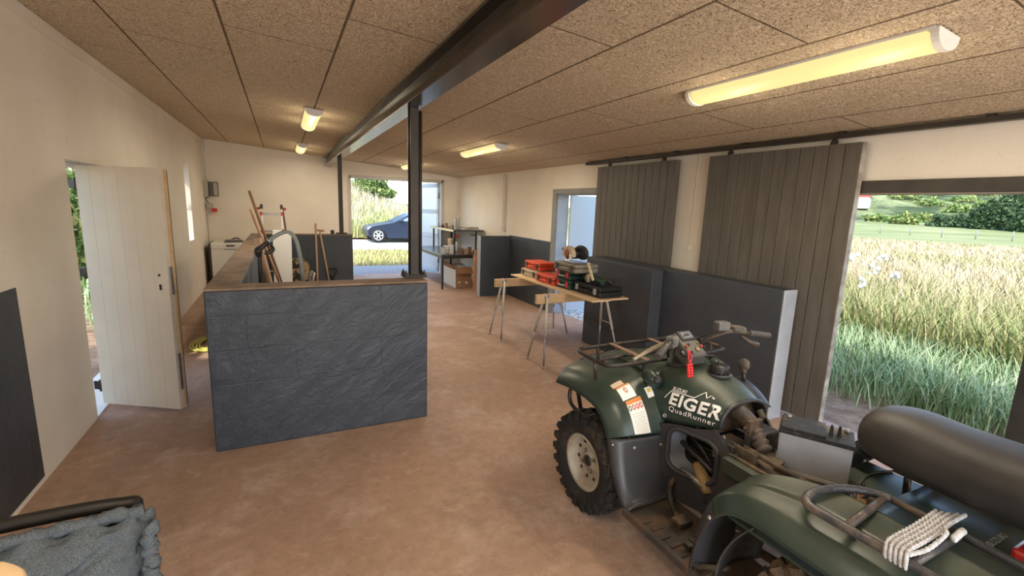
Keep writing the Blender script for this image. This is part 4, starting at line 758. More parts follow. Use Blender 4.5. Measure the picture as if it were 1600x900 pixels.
t = thing('spade', 'black D handled spade standing at the foot of the back stall wall', 'spade', (.78, 8.6, 0)); MB().tube([(.76, 8.56, .02), (.76, 8.70, .40)], .016, 8).build('shaft', BLACKP, t); MB().tube(cat([(.76, 8.70, .40), (.70, 8.71, .46), (.685, 8.715, .53), (.70, 8.72, .545), (.76, 8.72, .55), (.82, 8.72, .545), (.835, 8.715, .53), (.82, 8.71, .46), (.76, 8.70, .40)], 40), .015, 8).build('grip', BLACKP, t); MB().box((.76, 8.57, .06), (.2, .02, .12)).build('blade', GALV, t, bev=.006)

# ------------------------------------------------------------------ chair with a padded cushion, near left, and the stool top in front of it
t = thing('armchair', 'dark framed chair at the lower left corner facing the camera', 'chair', (-.75, 1.45, 0)); cx = -.76
bk = cat([(cx - .36, 1.70, .0), (cx - .36, 1.71, .45), (cx - .36, 1.74, .76), (cx - .30, 1.745, .82), (cx, 1.75, .835), (cx + .30, 1.745, .82), (cx + .345, 1.74, .77), (cx + .35, 1.71, .45), (cx + .35, 1.70, 0)], 60)
CHM = mat('black_lacquer', (.010, .009, .008), (.018, .015, .012), 6, .45, 0, .3)
MB().tube(bk, .022, 10, flat=.75).build('back_frame', CHM, t)
MB().bx(cx - .34, cx + .33, 1.715, 1.735, .55, .68).build('back_slat', CHM, t, bev=.004)
for s_ in (-1, 1): MB().tube([(cx + s_ * .35, 1.05, 0), (cx + s_ * .35, 1.06, .42)], .02, 10).build('leg', CHM, t)
MB().bx(cx - .36, cx + .36, 1.04, 1.72, .38, .42).build('seat', CHM, t, bev=.006)
def cush(u, v):
    # back pad: u across (0 left..1 right), v bottom..top, bulging towards the sitter, with pulled creases from the corners
    x = cx - .36 + .74 * u; z = .425 + .385 * v; e = min(u, 1 - u, v * 1.2, 1 - v); th = .03 + .105 * min(1, (max(e, 0) * 5)) ** .6
    cr = abs(math.sin((u * 1.3 + v) * 24)) ** .5 * .012 * math.exp(-((u - 1) ** 2 + (v - 1) ** 2) * 3) + .014 * abs(math.sin(u * 23 + 2 * math.sin(v * 6))) ** .5 * math.exp(-(1 - v) * 3.2)
    dg = (v - (1 - (1 - u) * 1.05)); fold = -.055 * math.exp(-(dg / .045) ** 2) * min(1, (1 - u) * 6 + .2)
    return (x + .01 * math.sin(v * 30) * (u > .98), 1.70 - .16 * (1 - v) * .5 - th - cr - fold * .6 - .05 * max(0, -dg), z + .012 * math.sin(u * 40) * (v > .97))
def cushb(u, v): x, y, z = cush(u, v); return (x, 1.70 - .08 * (1 - v), z)
c_ = thing('seat_cushion', 'grey blue woven cushion with rolled tufted edges propped on the chair', 'cushion', (cx, 1.5, .42))
m = MB(); m.grid(cush, 90, 60); m.grid(cushb, 30, 20); m.build('pad', FABRIC, c_)
def roll(p0, p1, n, r, seed):
    p0, p1 = Vector(p0), Vector(p1); out = []; R = []
    for i in range(n + 1):
        q = i / n; out.append(p0.lerp(p1, q) + Vector((.004 * math.sin(q * 50 + seed), .004 * math.cos(q * 37 + seed), .004 * math.sin(q * 43)))); R.append(r * (1 - .26 * max(0, math.cos(q * n * .9 + seed)) ** 3 + .10 * math.sin(q * n * 1.7)))
    return out, R
for nm, a, b in (('rolled_edge', (cx - .37, 1.665, .815), (cx + .385, 1.665, .815)), ('rolled_edge', (cx + .385, 1.66, .81), (cx + .385, 1.555, .44)), ('rolled_edge', (cx + .40, 1.60, .80), (cx + .40, 1.50, .44))):
    p, R = roll(a, b, 90, .021, len(a) + a[0] * 9); MB().tube(p, R, 10).build(nm, FABRIC, c_)
m = MB(); m.grid(lambda u, v: (cx - .35 + .70 * u, 1.06 + .50 * v, .43 + .09 * min(1, min(u, 1 - u, v, 1 - v) * 8 + .25) ** .5), 30, 20); m.grid(lambda u, v: (cx - .35 + .70 * u, 1.06 + .50 * v, .4215), 4, 4); m.build('seat_pad', FABRIC, c_)
for o_, ax_, ay_ in ((t, .0225, -.027), (c_, .0145, -.035)): o_.location.x += ax_ - .037; o_.location.y += ay_ - .05; o_.scale = (1, 1, .965); o_.rotation_euler = (0, 0, .09)
t = thing('stool', 'round pale wooden stool top with dark red centre in the bottom left corner', 'stool', (-.432, .81, 0)); sx_, sy_, sz_ = -.445, .798, 1.17
MB().lathe([(.075, 0), (.092, .006), (.094, .022), (.088, .03), (.062, .031)], (sx_, sy_, sz_), seg=32).build('seat', m_wood('stool_wood', (.62, .45, .28), (.54, .37, .22)), t); MB().lathe([(.06, 0), (.058, .004)], (sx_, sy_, sz_ + .031), seg=28).build('seat_pad', mat('dark_red_pad', (.10, .03, .022), None, rough=.5), t)
for k in range(3): q = 2 * PI * k / 3 + .4; MB().tube([(sx_ + .06 * math.cos(q), sy_ + .06 * math.sin(q), sz_), (sx_ + .13 * math.cos(q), sy_ + .11 * math.sin(q), 0)], .014, 8).build('leg', RAW, t)

# ------------------------------------------------------------------ quad bike
XC = 2.03
qb = thing('quad_bike', 'muddy dark green quad bike with its seat taken off', 'quad bike', (XC, 1.3, 0))
DKP = mat('dark_grey_fender_plastic', (.030, .032, .038), (.048, .048, .051), 5, .38, 0, .45)
MUDP = m_muddy('muddy_footboard', (.040, .036, .033), (.125, .075, .042), .42, .68, .8); MUDM = m_muddy('muddy_metal', (.03, .028, .026), (.20, .13, .075), .48, .68, .55)
TYRE = m_muddy('muddy_tyre', (.018, .018, .018), (.085, .062, .042), .52, .74, .8); TYREM = m_muddy('very_muddy_tyre', (.03, .028, .025), (.17, .115, .07), .40, .64, .75)
RIMM = m_muddy('dusty_steel_rim', (.40, .37, .31), (.26, .17, .10), .50, .72, .45)
RUSTY = m_muddy('worn_rack_tube', (.022, .018, .016), (.15, .105, .075), .54, .74, .35); RACKR = m_muddy('rubbed_rack_tube', (.05, .05, .055), (.19, .145, .11), .47, .68, .28)
def lerp(a, b, t): return a + (b - a) * t
def S2(t): t = max(0, min(1, t)); return t * t * (3 - 2 * t)
def samp(pts, u):
    c = pts if isinstance(pts, list) else pts; n = len(c) - 1; t = max(0, min(1, u)) * n; i = min(int(t), n - 1); return c[i].lerp(c[i + 1], t - i)
def curve2(pts, n=60): return cat([(0, p[0], p[1]) for p in pts], n)
def shell(Ep, Ip, xe, xi, bh=.05, bw=.35, sg=-1):
    E_, I_ = curve2(Ep), curve2(Ip)
    def f(u, v, off=0):
        e, i = samp(E_, u), samp(I_, u); w_ = v ** .85; y, z = lerp(e.y, i.y, w_), lerp(e.z, i.z, w_)
        e2, i2 = samp(E_, min(1, u + .01)), samp(I_, min(1, u + .01)); e1, i1 = samp(E_, max(0, u - .01)), samp(I_, max(0, u - .01))
        ty = lerp(e2.y - e1.y, i2.y - i1.y, w_); tz = lerp(e2.z - e1.z, i2.z - i1.z, w_); l = math.hypot(ty, tz) + 1e-9; ny, nz = -tz / l, ty / l   # left normal
        if sg > 0: pass
        ny, nz = (ny, nz) if nz * 1 >= 0 or abs(nz) < .3 else (-ny, -nz)
        t = min(v / bw, 1); b = bh * (1 - (1 - t) ** 2) * (1 - .55 * S2((v - bw) / (1 - bw))) + off
        return y + NS * ny * b, z + NS * nz * b, lerp(xe, xi, v)
    return f
# path runs front -> back, so the outward normal is the right-hand one
NS = 1
def shell_fn(Ep, Ip, xe, xi, bh, bw, pw=2):
    E_, I_ = curve2(Ep), curve2(Ip)
    def f(u, v, off=0.0, side=-1):
        e, i = samp(E_, u), samp(I_, u); w_ = v ** .85; y, z = lerp(e.y, i.y, w_), lerp(e.z, i.z, w_)
        a0, a1 = max(0, u - .02), min(1, u + .02); e2, i2, e1, i1 = samp(E_, a1), samp(I_, a1), samp(E_, a0), samp(I_, a0)
        ty, tz = lerp(e2.y - e1.y, i2.y - i1.y, w_), lerp(e2.z - e1.z, i2.z - i1.z, w_); l = math.hypot(ty, tz) + 1e-9; ny, nz = tz / l, -ty / l
        t = min(v / bw, 1); b = bh * (1 - (1 - t) ** pw) * (1 - .5 * S2((v - bw) / (1 - bw))) + off
        x = lerp(xe, xi(u) if callable(xi) else xi, v)
        return (XC + side * x, y + ny * b, z + nz * b)
    return f
FE = [(2.32, .675), (2.16, .695), (2.00, .695), (1.90, .675), (1.835, .62), (1.795, .555)]
FI = [(2.36, .77), (2.20, .815), (2.02, .83), (1.87, .805), (1.77, .71), (1.70, .575)]
FF = shell_fn(FE, FI, .54, .225, .055, .30)
for sd_ in (-1, 1): MB().grid(lambda u, v: FF(u, v, 0, sd_), 44, 26).build('front_fender', GREEN, qb, solid=.006, off=0)
def hood(u, v):
    a, b = FF(u * .62, 1, 0, -1), FF(u * .62, 1, 0, 1); s_ = math.sin(PI * v); return (lerp(a[0], b[0], v), a[1] + .03 * s_ * (1 - u), a[2] + .012 * s_ - .02 * math.sin(PI * v * 3) ** 2 * .5)
MB().grid(hood, 26, 26).build('hood', GREEN, qb, solid=.005, off=0)
# leg shields, foot boards (dark plastic)
SE = [(1.795, .555), (1.755, .44), (1.70, .33), (1.645, .262), (1.60, .245)]; SI = [(1.70, .575), (1.685, .44), (1.665, .33), (1.64, .27), (1.60, .25)]
SF = shell_fn(SE, SI, .54, .225, .030, .18)
def leg_shield(sd_): return MB().grid(lambda u, v: SF(u, v, .0015, sd_), 24, 20).build('leg_shield', DKP, qb, solid=.005, off=0)
for sd_ in (-1, 1):
    ls = leg_shield(sd_)
    for (u, v) in ((.06, .05), (.10, .38), (.10, .88)): p = SF(u, v, .004, sd_); MB().ell(p, (.009, .009, .009), seg=10, rings=6).build('rivet', GALV, ls)
    xo_, xi_ = XC + sd_ * .54, XC + sd_ * .215; m = MB(); m.bx(min(xo_, xi_), max(xo_, xi_), 1.06, 1.62, .225, .242)
    m.bx(xo_ - .012, xo_ + .012, 1.08, 1.62, .225, .262)
    fb = m.build('foot_board', MUDP, qb, bev=.004); 
    for k in range(7): MB().bx(XC + sd_ * (.49 - .012 * (k % 2)) - .03, XC + sd_ * (.49 - .012 * (k % 2)) + .03, 1.14 + .06 * k, 1.155 + .06 * k, .242, .250).build('tread_rib', MUDP, fb)
    pg_ = MB(); pg_.bx(XC + sd_ * .22 - .01, XC + sd_ * .47, 1.26, 1.30, .262, .285)
    for k in range(6): pg_.bx(XC + sd_ * (.26 + .035 * k) - .004, XC + sd_ * (.26 + .035 * k) + .004, 1.262, 1.298, .285, .296)
    pg_.build('foot_peg', MUDM, qb, bev=.003)
MB().tube(cat([(XC - .235, 1.60, .36), (XC - .30, 1.56, .34), (XC - .33, 1.50, .285), (XC - .36, 1.42, .275)], 12), .014, 8).bx(XC - .40, XC - .32, 1.38, 1.44, .27, .29).build('brake_pedal', MUDM, qb)
# tank and cowl cover
TW = cat([(.265, .86, .62), (.262, .915, .63), (.245, .925, .65), (.222, .908, .668), (.190, .880, .690), (.160, .830, .715)], 50)
TYS = (1.90, 1.41)
def tank_par(y): u = (TYS[0] - y) / (TYS[0] - TYS[1]); p = samp(TW, u); return p.x, p.y, p.z
PX_, QX_ = .72, .80
def tank_xyz(y, a, off=0):
    W_, T_, zb_ = tank_par(y); s_, c_2 = math.sin(a), max(0, math.cos(a)); x = math.copysign(abs(s_) ** PX_, s_) * (W_ + off); return (XC + x, y, zb_ + (T_ - zb_ + off) * c_2 ** QX_)
def tank_x(y, z, off=0):
    W_, T_, zb_ = tank_par(y); c_2 = max(0, min(1, (z - zb_) / (T_ - zb_))) ** (1 / QX_); s_ = math.sqrt(max(0, 1 - c_2 * c_2)); return XC - ((W_ + off) * s_ ** PX_)
MB().grid(lambda u, v: tank_xyz(lerp(TYS[0], TYS[1] + .035 * 0, u), -PI / 2 + PI * v), 40, 48).build('tank_cover', GREEN, qb, solid=.006, off=0)
# rim round the rear arch of the cover
ar = [tank_xyz(1.412, -PI / 2 + PI * k / 30, .003) for k in range(31)]; MB().tube(ar, .010, 8).build('arch_lip', DKP, qb)
# front cowl closing the cover towards the hood, and the dark steering well
m = MB(); m.grid(lambda u, v: (lerp(tank_xyz(1.90, -PI / 2 + PI * v)[0], XC + .225 * math.sin(-PI / 2 + PI * v), u), lerp(1.90, 1.97, u), lerp(tank_xyz(1.90, -PI / 2 + PI * v)[2], .81, u)), 8, 30); m.build('front_cowl', GREEN, qb, solid=.005, off=0)
MB().ell((XC - .01, 1.80, .905), (.12, .09, .06), seg=20).build('steering_boot', BLACKP, qb)
# signal pods on the fenders
for sd_ in (-1, 1):
    x_ = XC + sd_ * .262; pd_ = MB().ell((x_, 1.80, .852), (.040, .065, .042), Matrix.Rotation(.35, 3, 'X')).build('fender_pod', GREEN, qb)
    MB().lathe([(.022, 0), (.026, .010), (.022, .018), (.018, .018), (.017, .026)], (x_ - .004, 1.752, .858), M=Matrix.Rotation(PI / 2 - .25, 3, 'X'), seg=18).build('knob', BLACKP, pd_)
    pass
# side panels with the engine opening
def rr(y0, y1, z0, z1, r, n=6, sk=0):
    out = []
    for cy, cz_, a0 in ((y1 - r, z1 - r, 0), (y0 + r, z1 - r, PI / 2), (y0 + r, z0 + r, PI), (y1 - r, z0 + r, 1.5 * PI)):
        for k in range(n + 1): q = a0 + PI / 2 * k / n; out.append((cy + r * math.cos(q) + sk * (cz_ - .45), cz_ + r * math.sin(q)))
    return out
pxs = lambda y: -.268 + max(0, 1.72 - y) * .26
out = [(1.71, .63), (1.66, .652), (1.60, .667), (1.50, .685), (1.42, .715), (1.40, .70), (1.36, .655), (1.30, .60), (1.24, .57), (1.12, .55), (1.02, .54), (1.02, .30), (1.2, .275), (1.4, .26), (1.55, .255), (1.66, .27), (1.70, .36)]
hole = rr(1.39, 1.645, .415, .650, .065)
for sd_ in (-1, 1):
    vs2, fs2 = fill2d(out, [hole]); m = MB(); m.add([(XC + (pxs(p.x) if sd_ < 0 else -pxs(p.x)) , p.x, p.y) for p in vs2], fs2); sp_ = m.build('side_panel', DKP, qb, solid=.012, off=0)
    ring = MB(); ring.tube([(XC + sd_ * (-pxs(p[0]) + .004), p[0], p[1]) for p in hole], .014, 8, closed=True); ring.build('opening_rim', DKP, sp_)
    lip = MB(); lip.grid(lambda u, v: (lambda p: (XC + sd_ * (-pxs(p[0]) - .09 * v), lerp(p[0], 1.51, .25 * v), lerp(p[1], .53, .25 * v)))(hole[int(round(u * len(hole))) % len(hole)]), len(hole), 3); lip.build('opening_lining', mat('pale_grey_lining', (.24, .27, .33), (.10, .11, .13), 5, .4), sp_)
    for q in ((1.675, .69), ):
        MB().lathe([(.013, 0), (.013, .005), (.008, .005), (.008, .002)], (XC + sd_ * .262, q[0], q[1]), M=Matrix.Rotation(sd_ * PI / 2, 3, 'Y'), seg=14).build('bolt', GALV, sp_)
    for q in ((1.64, .36), (1.42, .33), (1.16, .36), (1.335, .60)): MB().ell((XC + sd_ * (-pxs(q[0]) + .008), q[0], q[1]), (.006, .009, .009), seg=10, rings=6).build('bolt', BLACKM, sp_)
# engine seen through the openings
eng = MB().bx(XC - .13, XC + .13, 1.36, 1.62, .24, .42).build('engine', MUDM, qb, bev=.03)
for k in range(7): 
    z = .44 + .021 * k; MB().bx(XC - .145, XC + .145, 1.42, 1.60, z, z + .007).build('cooling_fin', BLACKM, eng, bev=.002)
MB().bx(XC - .11, XC + .11, 1.44, 1.58, .42, .62).build('cylinder', BLACKM, eng, bev=.01)
m = MB(); m.lathe([(.05, 0), (.055, .02), (.03, .05), (.02, .06)], (XC - .15, 1.46, .40), M=Matrix.Rotation(-PI / 2, 3, 'Y'), seg=18); m.build('side_cover', mat('cast_alloy', (.42, .40, .36), (.30, .2, .1), 9, .45, .6), eng)
MB().tube(cat([(XC - .17, 1.64, .55), (XC - .20, 1.52, .545), (XC - .19, 1.40, .50)], 10), .014, 8).build('frame_bar', BLACKM, qb)
MB().tube(cat([(XC - .15, 1.60, .60), (XC - .16, 1.50, .56), (XC - .14, 1.42, .47)], 10), .008, 6).build('cable', BLACKP, qb)
MB().tube(cat([(XC - .20, 1.58, .41), (XC - .205, 1.50, .415), (XC - .19, 1.42, .40)], 8), .022, 10).build('gear_linkage', GALV, qb)
MB().tube(cat([(XC - .16, 1.52, .47), (XC - .185, 1.46, .44), (XC - .185, 1.42, .38)], 8), [.03] * 9, 10).build('mud_caked_cover', mat('ochre_mud', (.36, .25, .12), (.25, .16, .08), 12, .8, bmp=.4), qb)
# chassis, tray under the seat, rails, intake duct
CH = mat('chassis_black', (.02, .019, .018), (.09, .06, .04), 6, .6)
fr = MB()
for sd_ in (-1, 1):
    fr.tube(cat([(XC + sd_ * .13, 2.10, .40), (XC + sd_ * .14, 1.75, .28), (XC + sd_ * .15, 1.4, .235), (XC + sd_ * .14, 1.0, .25), (XC + sd_ * .12, .6, .32), (XC + sd_ * .12, .3, .50)], 24), .02, 8)
fr.tube([(XC - .46, 1.97, .31), (XC + .46, 1.97, .31)], .022, 8); fr.tube([(XC - .44, .67, .30), (XC + .44, .67, .30)], .03, 10); fr.bx(XC - .12, XC + .12, .5, .95, .25, .5); fr.bx(XC - .14, XC + .14, 1.85, 2.2, .35, .6)
fr.build('chassis', CH, qb)
DUST = m_muddy('dusty_tray_plastic', (.035, .033, .030), (.21, .155, .10), .38, .64, .75)
m = MB(); m.bx(XC - .17, XC + .17, .74, 1.34, .575, .59); m.bx(XC - .183, XC - .165, .74, 1.34, .55, .635); m.bx(XC + .165, XC + .183, .74, 1.34, .55, .588); m.bx(XC - .18, XC + .18, .74, .76, .575, .70); m.bx(XC - .17, XC - .05, 1.30, 1.32, .59, .64); tr = m.build('seat_tray', DUST, qb, bev=.004)
for sd_ in (-1, 1): m = MB(); m.bx(min(sd_ * .185, sd_ * .50), max(sd_ * .185, sd_ * .50), .72, 1.08, .565, .58); m.bx(min(sd_ * .185, sd_ * .225), max(sd_ * .185, sd_ * .225), .74, 1.34, .55, .625 if sd_ < 0 else .588); m.v = [(XC + p[0], p[1], p[2]) for p in m.v]; m.build('side_cover', GREEN, qb, bev=.006)
DUCT = m_muddy('dusty_rubber_duct', (.055, .048, .044), (.20, .135, .09), .42, .7, .6)
dpth = cat([(XC - .03, 1.48, .76), (XC - .035, 1.42, .785), (XC - .045, 1.34, .755), (XC - .06, 1.29, .715), (XC - .075, 1.235, .67)], 40)
du = MB().tube(dpth, [.040] * 24 + [.033 + .008 * ((i // 2) % 2) for i in range(17)], 16).build('intake_duct', DUCT, qb); MB().tube([dpth[22], dpth[23]], .044, 16).build('hose_clamp', mat('tan_clamp', (.45, .33, .2), None, rough=.5), du)
m = MB(); m.bx(XC - .12, XC - .03, 1.29, 1.31, .62, .80); m.grid(lambda u, v: (XC - .155 + .31 * v, 1.46, .66 + .20 * u * math.sin(PI * (.12 + .76 * v))), 6, 16); m.build('inner_bulkhead', MUDM, qb)
MB().tube(cat([(XC + .05, 1.37, .80), (XC + .05, 1.355, .78), (XC + .05, 1.34, .765)], 14), .016, 8).build('frame_tube', DUST, qb); MB().bx(XC + .03, XC + .15, 1.31, 1.42, .60, .70).build('air_box', MUDM, qb, bev=.012)
MB().tube(cat([(XC - .13, 1.30, .675), (XC - .11, 1.1, .655), (XC - .13, .95, .66)], 10), .013, 8).build('wiring_loom', DUST, qb); MB().box((XC - .10, 1.22, .66), (.05, .16, .012), Matrix.Rotation(.3, 3, 'Z')).build('tray_cover', DUST, qb); MB().bx(XC - .165, XC - .05, 1.33, 1.44, .56, .665).bx(XC - .15, XC - .135, 1.22, 1.36, .59, .675).build('bracket_plate', DUST, qb, bev=.004); MB().lathe([(.012, 0), (.012, .006), (.005, .006)], (XC - .168, 1.385, .69), M=Matrix.Rotation(-PI / 2, 3, 'Y'), seg=12).build('bolt', GALV, qb)
MB().box((XC + .0, .93, .602), (.06, .035, .022), Matrix.Rotation(.5, 3, 'Z')).build('red_connector', mat('red_plastic', (0, 0, 0)), tr, bev=.004)['label'] = 'small red plastic connector'
m = MB(); m.tube(cat([(XC + .02, .98, .60), (XC + .06, .94, .625), (XC + .11, .91, .61), (XC + .15, .93, .64)], 14), .006, 6); m.tube(cat([(XC + .05, .90, .60), (XC + .09, .88, .63), (XC + .14, .90, .62)], 10), .005, 6); m.build('loose_wire', BLACKP, tr); MB().box((XC + .06, .90, .606), (.11, .06, .018), Matrix.Rotation(.4, 3, 'Z')).build('tool_pouch', mat('brown_leather', (.26, .14, .07), (.18, .09, .05), 12, .8), tr, bev=.008)
# rear fenders and deck
RE = [(1.175, .25), (1.16, .38), (1.125, .50), (1.075, .585), (1.01, .630), (.92, .645), (.80, .645), (.60, .64), (.42, .60), (.30, .50)]
RI = [(1.10, .27), (1.10, .42), (1.105, .57), (1.085, .665), (1.01, .715), (.90, .722), (.76, .722), (.56, .720), (.30, .70), (.12, .64)]
RF = shell_fn(RE, RI, .555, lambda u: lerp(.37, .235, S2((u - .36) / .30)), .052, .20, 1.35)
def ridge(u, v, sd_):
    x, y, z = RF(u, v, 0, sd_); return (x, y, z + .012 * S2((v - .50) / .08) * S2((u - .3) * 4))
for sd_ in (-1, 1):
    MB().grid(lambda u, v: ridge(.30 + .70 * u, v, sd_), 60, 40).build('rear_fender', GREEN, qb, solid=.006, off=0)
    MB().grid(lambda u, v: RF(.31 * u, v, .001, sd_), 20, 24).build('mud_guard', DKP, qb, solid=.005, off=0); q = RF(.27, .03, .004, sd_); MB().ell(q, (.010, .010, .010), seg=10, rings=6).build('rivet', GALV, qb)
    MB().grid(lambda u, v: (XC + sd_ * lerp(.50, .22, v), 1.10 + .03 * math.sin(PI * v) - .13 * u * u, .27 + .32 * u), 12, 10).build('inner_guard', mat('dark_rubber_guard', (.035, .036, .036), (.06, .06, .056), 14, .6, bmp=.5, bscale=30), qb, solid=.006, off=0)
MB().grid(lambda u, v: (XC - .24 + .48 * v, .745 - .62 * u, .738 - .03 * u - .014 * math.sin(PI * v) ** .5 + .010 * math.exp(-((v - .5) / .2) ** 2)), 16, 24).build('rear_deck', GREEN, qb, solid=.006, off=0)
tl_ = MB().bx(XC - .07, XC + .10, .36, .435, .735, .775).build('tail_lamp', mat('red_lens', (.36, .022, .02), None, rough=.18), qb, bev=.012)
# wheels
def atv_wheel(xs, y, r, wdt, sd_, tm, steer=0, nm='front_wheel'):
    Rm = Matrix.Rotation(steer, 3, 'Z'); c = Vector((xs - sd_ * wdt / 2, y, r + .001)); A = Rm @ Matrix(((0, 0, sd_), (1, 0, 0), (0, sd_, 0)))
    h = wdt / 2; rim = .155
    w_ = MB().lathe([(rim - .01, -h * .62), (rim + .008, -h * .72), (r * .72, -h * .98), (r * .88, -h * .93), (r * .955, -h * .72), (r * .965, 0), (r * .955, h * .72), (r * .88, h * .93), (r * .72, h * .98), (rim + .008, h * .72), (rim - .01, h * .62)], c, M=A, seg=48, cap=False)
    n_ = 22
    for k in range(n_):
        q = 2 * PI * k / n_
        for row, dq in ((-.68, 0), (-.25, .5), (.25, 0), (.68, .5)):
            a = q + dq * 2 * PI / n_; rad_ = r * (.972 if abs(row) < .5 else .955); bx_ = A @ (Matrix.Rotation(a, 3, 'Z')); tilt = bx_ @ Matrix.Rotation(-row * .55, 3, 'Y')
            w_.box(c + bx_ @ Vector((rad_, 0, row * h)), (.03, r * .145, h * .40), tilt, taper=.8)
        a = q + .25 * 2 * PI / n_; bx_ = A @ Matrix.Rotation(a, 3, 'Z')
        for s_ in (-1, 1): w_.box(c + bx_ @ Vector((r * .885, 0, s_ * h * .90)), (.055, r * .12, .020), bx_)
    wo = w_.build(nm, tm, qb)
    ri = MB().lathe([(rim, h * .66), (rim + .012, h * .70), (rim + .010, h * .76), (rim - .006, h * .74), (rim - .018, h * .60), (rim - .03, h * .25), (rim - .055, h * .16), (.075, h * .20), (.05, h * .26), (.048, h * .32), (.001, h * .32)][::-1] + [], c, M=A, seg=40, cap=False).build('rim', RIMM, wo)
    hl = MB()
    for k in range(10): a = 2 * PI * k / 10 + .2; B_ = A @ Matrix.Rotation(a, 3, 'Z'); p = c + B_ @ Vector((rim - .046, 0, h * .205)); hl.ell(p, (.012, .012, .004), B_, seg=10, rings=6)
    hl.build('vent_holes', BLACKP, wo); nt_ = MB().lathe([(.034, h * .30), (.034, h * .36), (.026, h * .42), (.0, h * .42)], c, M=A, seg=18).build('hub_cap', BLACKM, wo)
    for k in range(4): a = 2 * PI * k / 4 + .5; B_ = A @ Matrix.Rotation(a, 3, 'Z'); MB().lathe([(.011, h * .20), (.011, h * .40), (.004, h * .42)], c + B_ @ Vector((.060, 0, 0)), M=B_, seg=6, smooth=False).build('lug_nut', GALV, wo)
for sd_ in (-1, 1):
    atv_wheel(XC + sd_ * .545, 2.025, .288, .20, sd_, TYRE, 0, 'front_wheel'); atv_wheel(XC + sd_ * .50, .67, .295, .25, sd_, TYREM, 0, 'rear_wheel')
    MB().tube([(XC + sd_ * .30, 1.97, .36), (XC + sd_ * .2, 1.95, .62)], .03, 12).build('shock_absorber', BLACKM, qb); MB().tube([(XC + sd_ * .24, .67, .36), (XC + sd_ * .17, .75, .60)], .03, 12).build('shock_absorber', BLACKM, qb)
MB().tube(cat([(XC - .30, .78, .36), (XC - .24, .86, .42), (XC - .22, .92, .50)], 10), .025, 8).build('suspension_knuckle', mat('ochre_mud', (0, 0, 0)), qb)
# front bumper loop
MB().tube(cat([(XC - .50, 2.02, .56), (XC - .50, 2.16, .565), (XC - .50, 2.215, .60), (XC - .49, 2.225, .66), (XC - .46, 2.20, .70)], 20), .012, 8).tube(cat([(XC + .50, 2.02, .56), (XC + .50, 2.16, .565), (XC + .50, 2.215, .60), (XC + .49, 2.225, .66), (XC + .46, 2.20, .70)], 20), .012, 8).tube([(XC - .50, 2.05, .56), (XC + .5, 2.05, .56)], .012, 8).build('fender_guard', BLACKM, qb)
MB().tube(cat([(XC - .28, 2.40, .42), (XC - .28, 2.46, .60), (XC - .24, 2.47, .74), (XC, 2.48, .75), (XC + .24, 2.47, .74), (XC + .28, 2.46, .6), (XC + .28, 2.40, .42)], 36), .014, 8).tube([(XC - .28, 2.40, .42), (XC - .12, 2.1, .42)], .014, 8).tube([(XC + .28, 2.40, .42), (XC + .12, 2.1, .42)], .014, 8).build('front_bumper', BLACKM, qb)
# front rack
fz = .905
fk = MB(); lo_ = cat([(XC - .02, 1.905, fz), (XC - .34, 1.905, fz), (XC - .445, 1.925, fz), (XC - .475, 1.98, fz + .002), (XC - .475, 2.15, fz + .004), (XC - .45, 2.215, fz + .004), (XC - .37, 2.235, fz + .004), (XC, 2.24, fz + .004), (XC + .37, 2.235, fz + .004), (XC + .45, 2.215, fz + .004), (XC + .475, 2.15, fz), (XC + .475, 1.98, fz), (XC + .445, 1.925, fz), (XC + .34, 1.905, fz)], 90)
fk.tube(lo_, .0115, 10, closed=True); fk.tube(cat([(XC - .40, 2.02, fz - .012), (XC - .36, 2.08, fz - .022), (XC, 2.09, fz - .022), (XC + .36, 2.08, fz - .022), (XC + .4, 2.02, fz - .012)], 30), .0105, 8)
frk = fk.build('front_rack', RUSTY, qb)
for x_ in (-.20, .12): MB().box((XC + x_, 2.07, fz + .012), (.034, .34, .006)).build('rack_strap', mat('rusty_flat_bar', (.18, .115, .08), (.26, .17, .115), 12, .6), frk)
m = MB()
for x_, y_ in ((-.475, 2.03), (.475, 2.03), (-.22, 1.91), (.22, 1.91), (-.3, 2.236), (.3, 2.236)): MB().tube([(XC + x_, y_, fz), (XC + x_ * .97, y_ - .01, .765 if y_ > 2.1 else .79)], .010, 8).build('rack_leg', RUSTY, frk)
# rear rack: a left and a right loop joined by the inner rails
rz = .776
for sd_ in (-1, 1):
    rk = MB(); rk.tube(cat([(XC + sd_ * .44, .02, rz - .02), (XC + sd_ * .445, .40, rz - .004), (XC + sd_ * .46, .73, rz), (XC + sd_ * .455, .815, rz), (XC + sd_ * .41, .85, rz), (XC + sd_ * .34, .855, rz), (XC + sd_ * .24, .83, rz), (XC + sd_ * .165, .775, rz), (XC + sd_ * .14, .72, rz)], 60), .0145, 12)
    rk.tube([(XC + sd_ * .14, .73, rz), (XC + sd_ * .13, .02, rz - .02)], .0125, 10); ro = rk.build('rear_rack', RACKR, qb)
    for ya, yb in ((.70, .735), (.53, .53), (.15, .15)): MB().tube([(XC + sd_ * .45, ya, rz - .005), (XC + sd_ * .14, yb, rz - .005)], .014, 10).build('rack_crossbar', RACKR, ro)
    m = MB(); m.tube([(XC + sd_ * .20, .81, rz), (XC + sd_ * .20, .80, .60)], .014, 8); m.build('rack_leg', BLACKM, ro); MB().tube([(XC + sd_ * .44, .2, rz - .01), (XC + sd_ * .42, .2, .68)], .012, 8).build('rack_leg', BLACKM, ro)
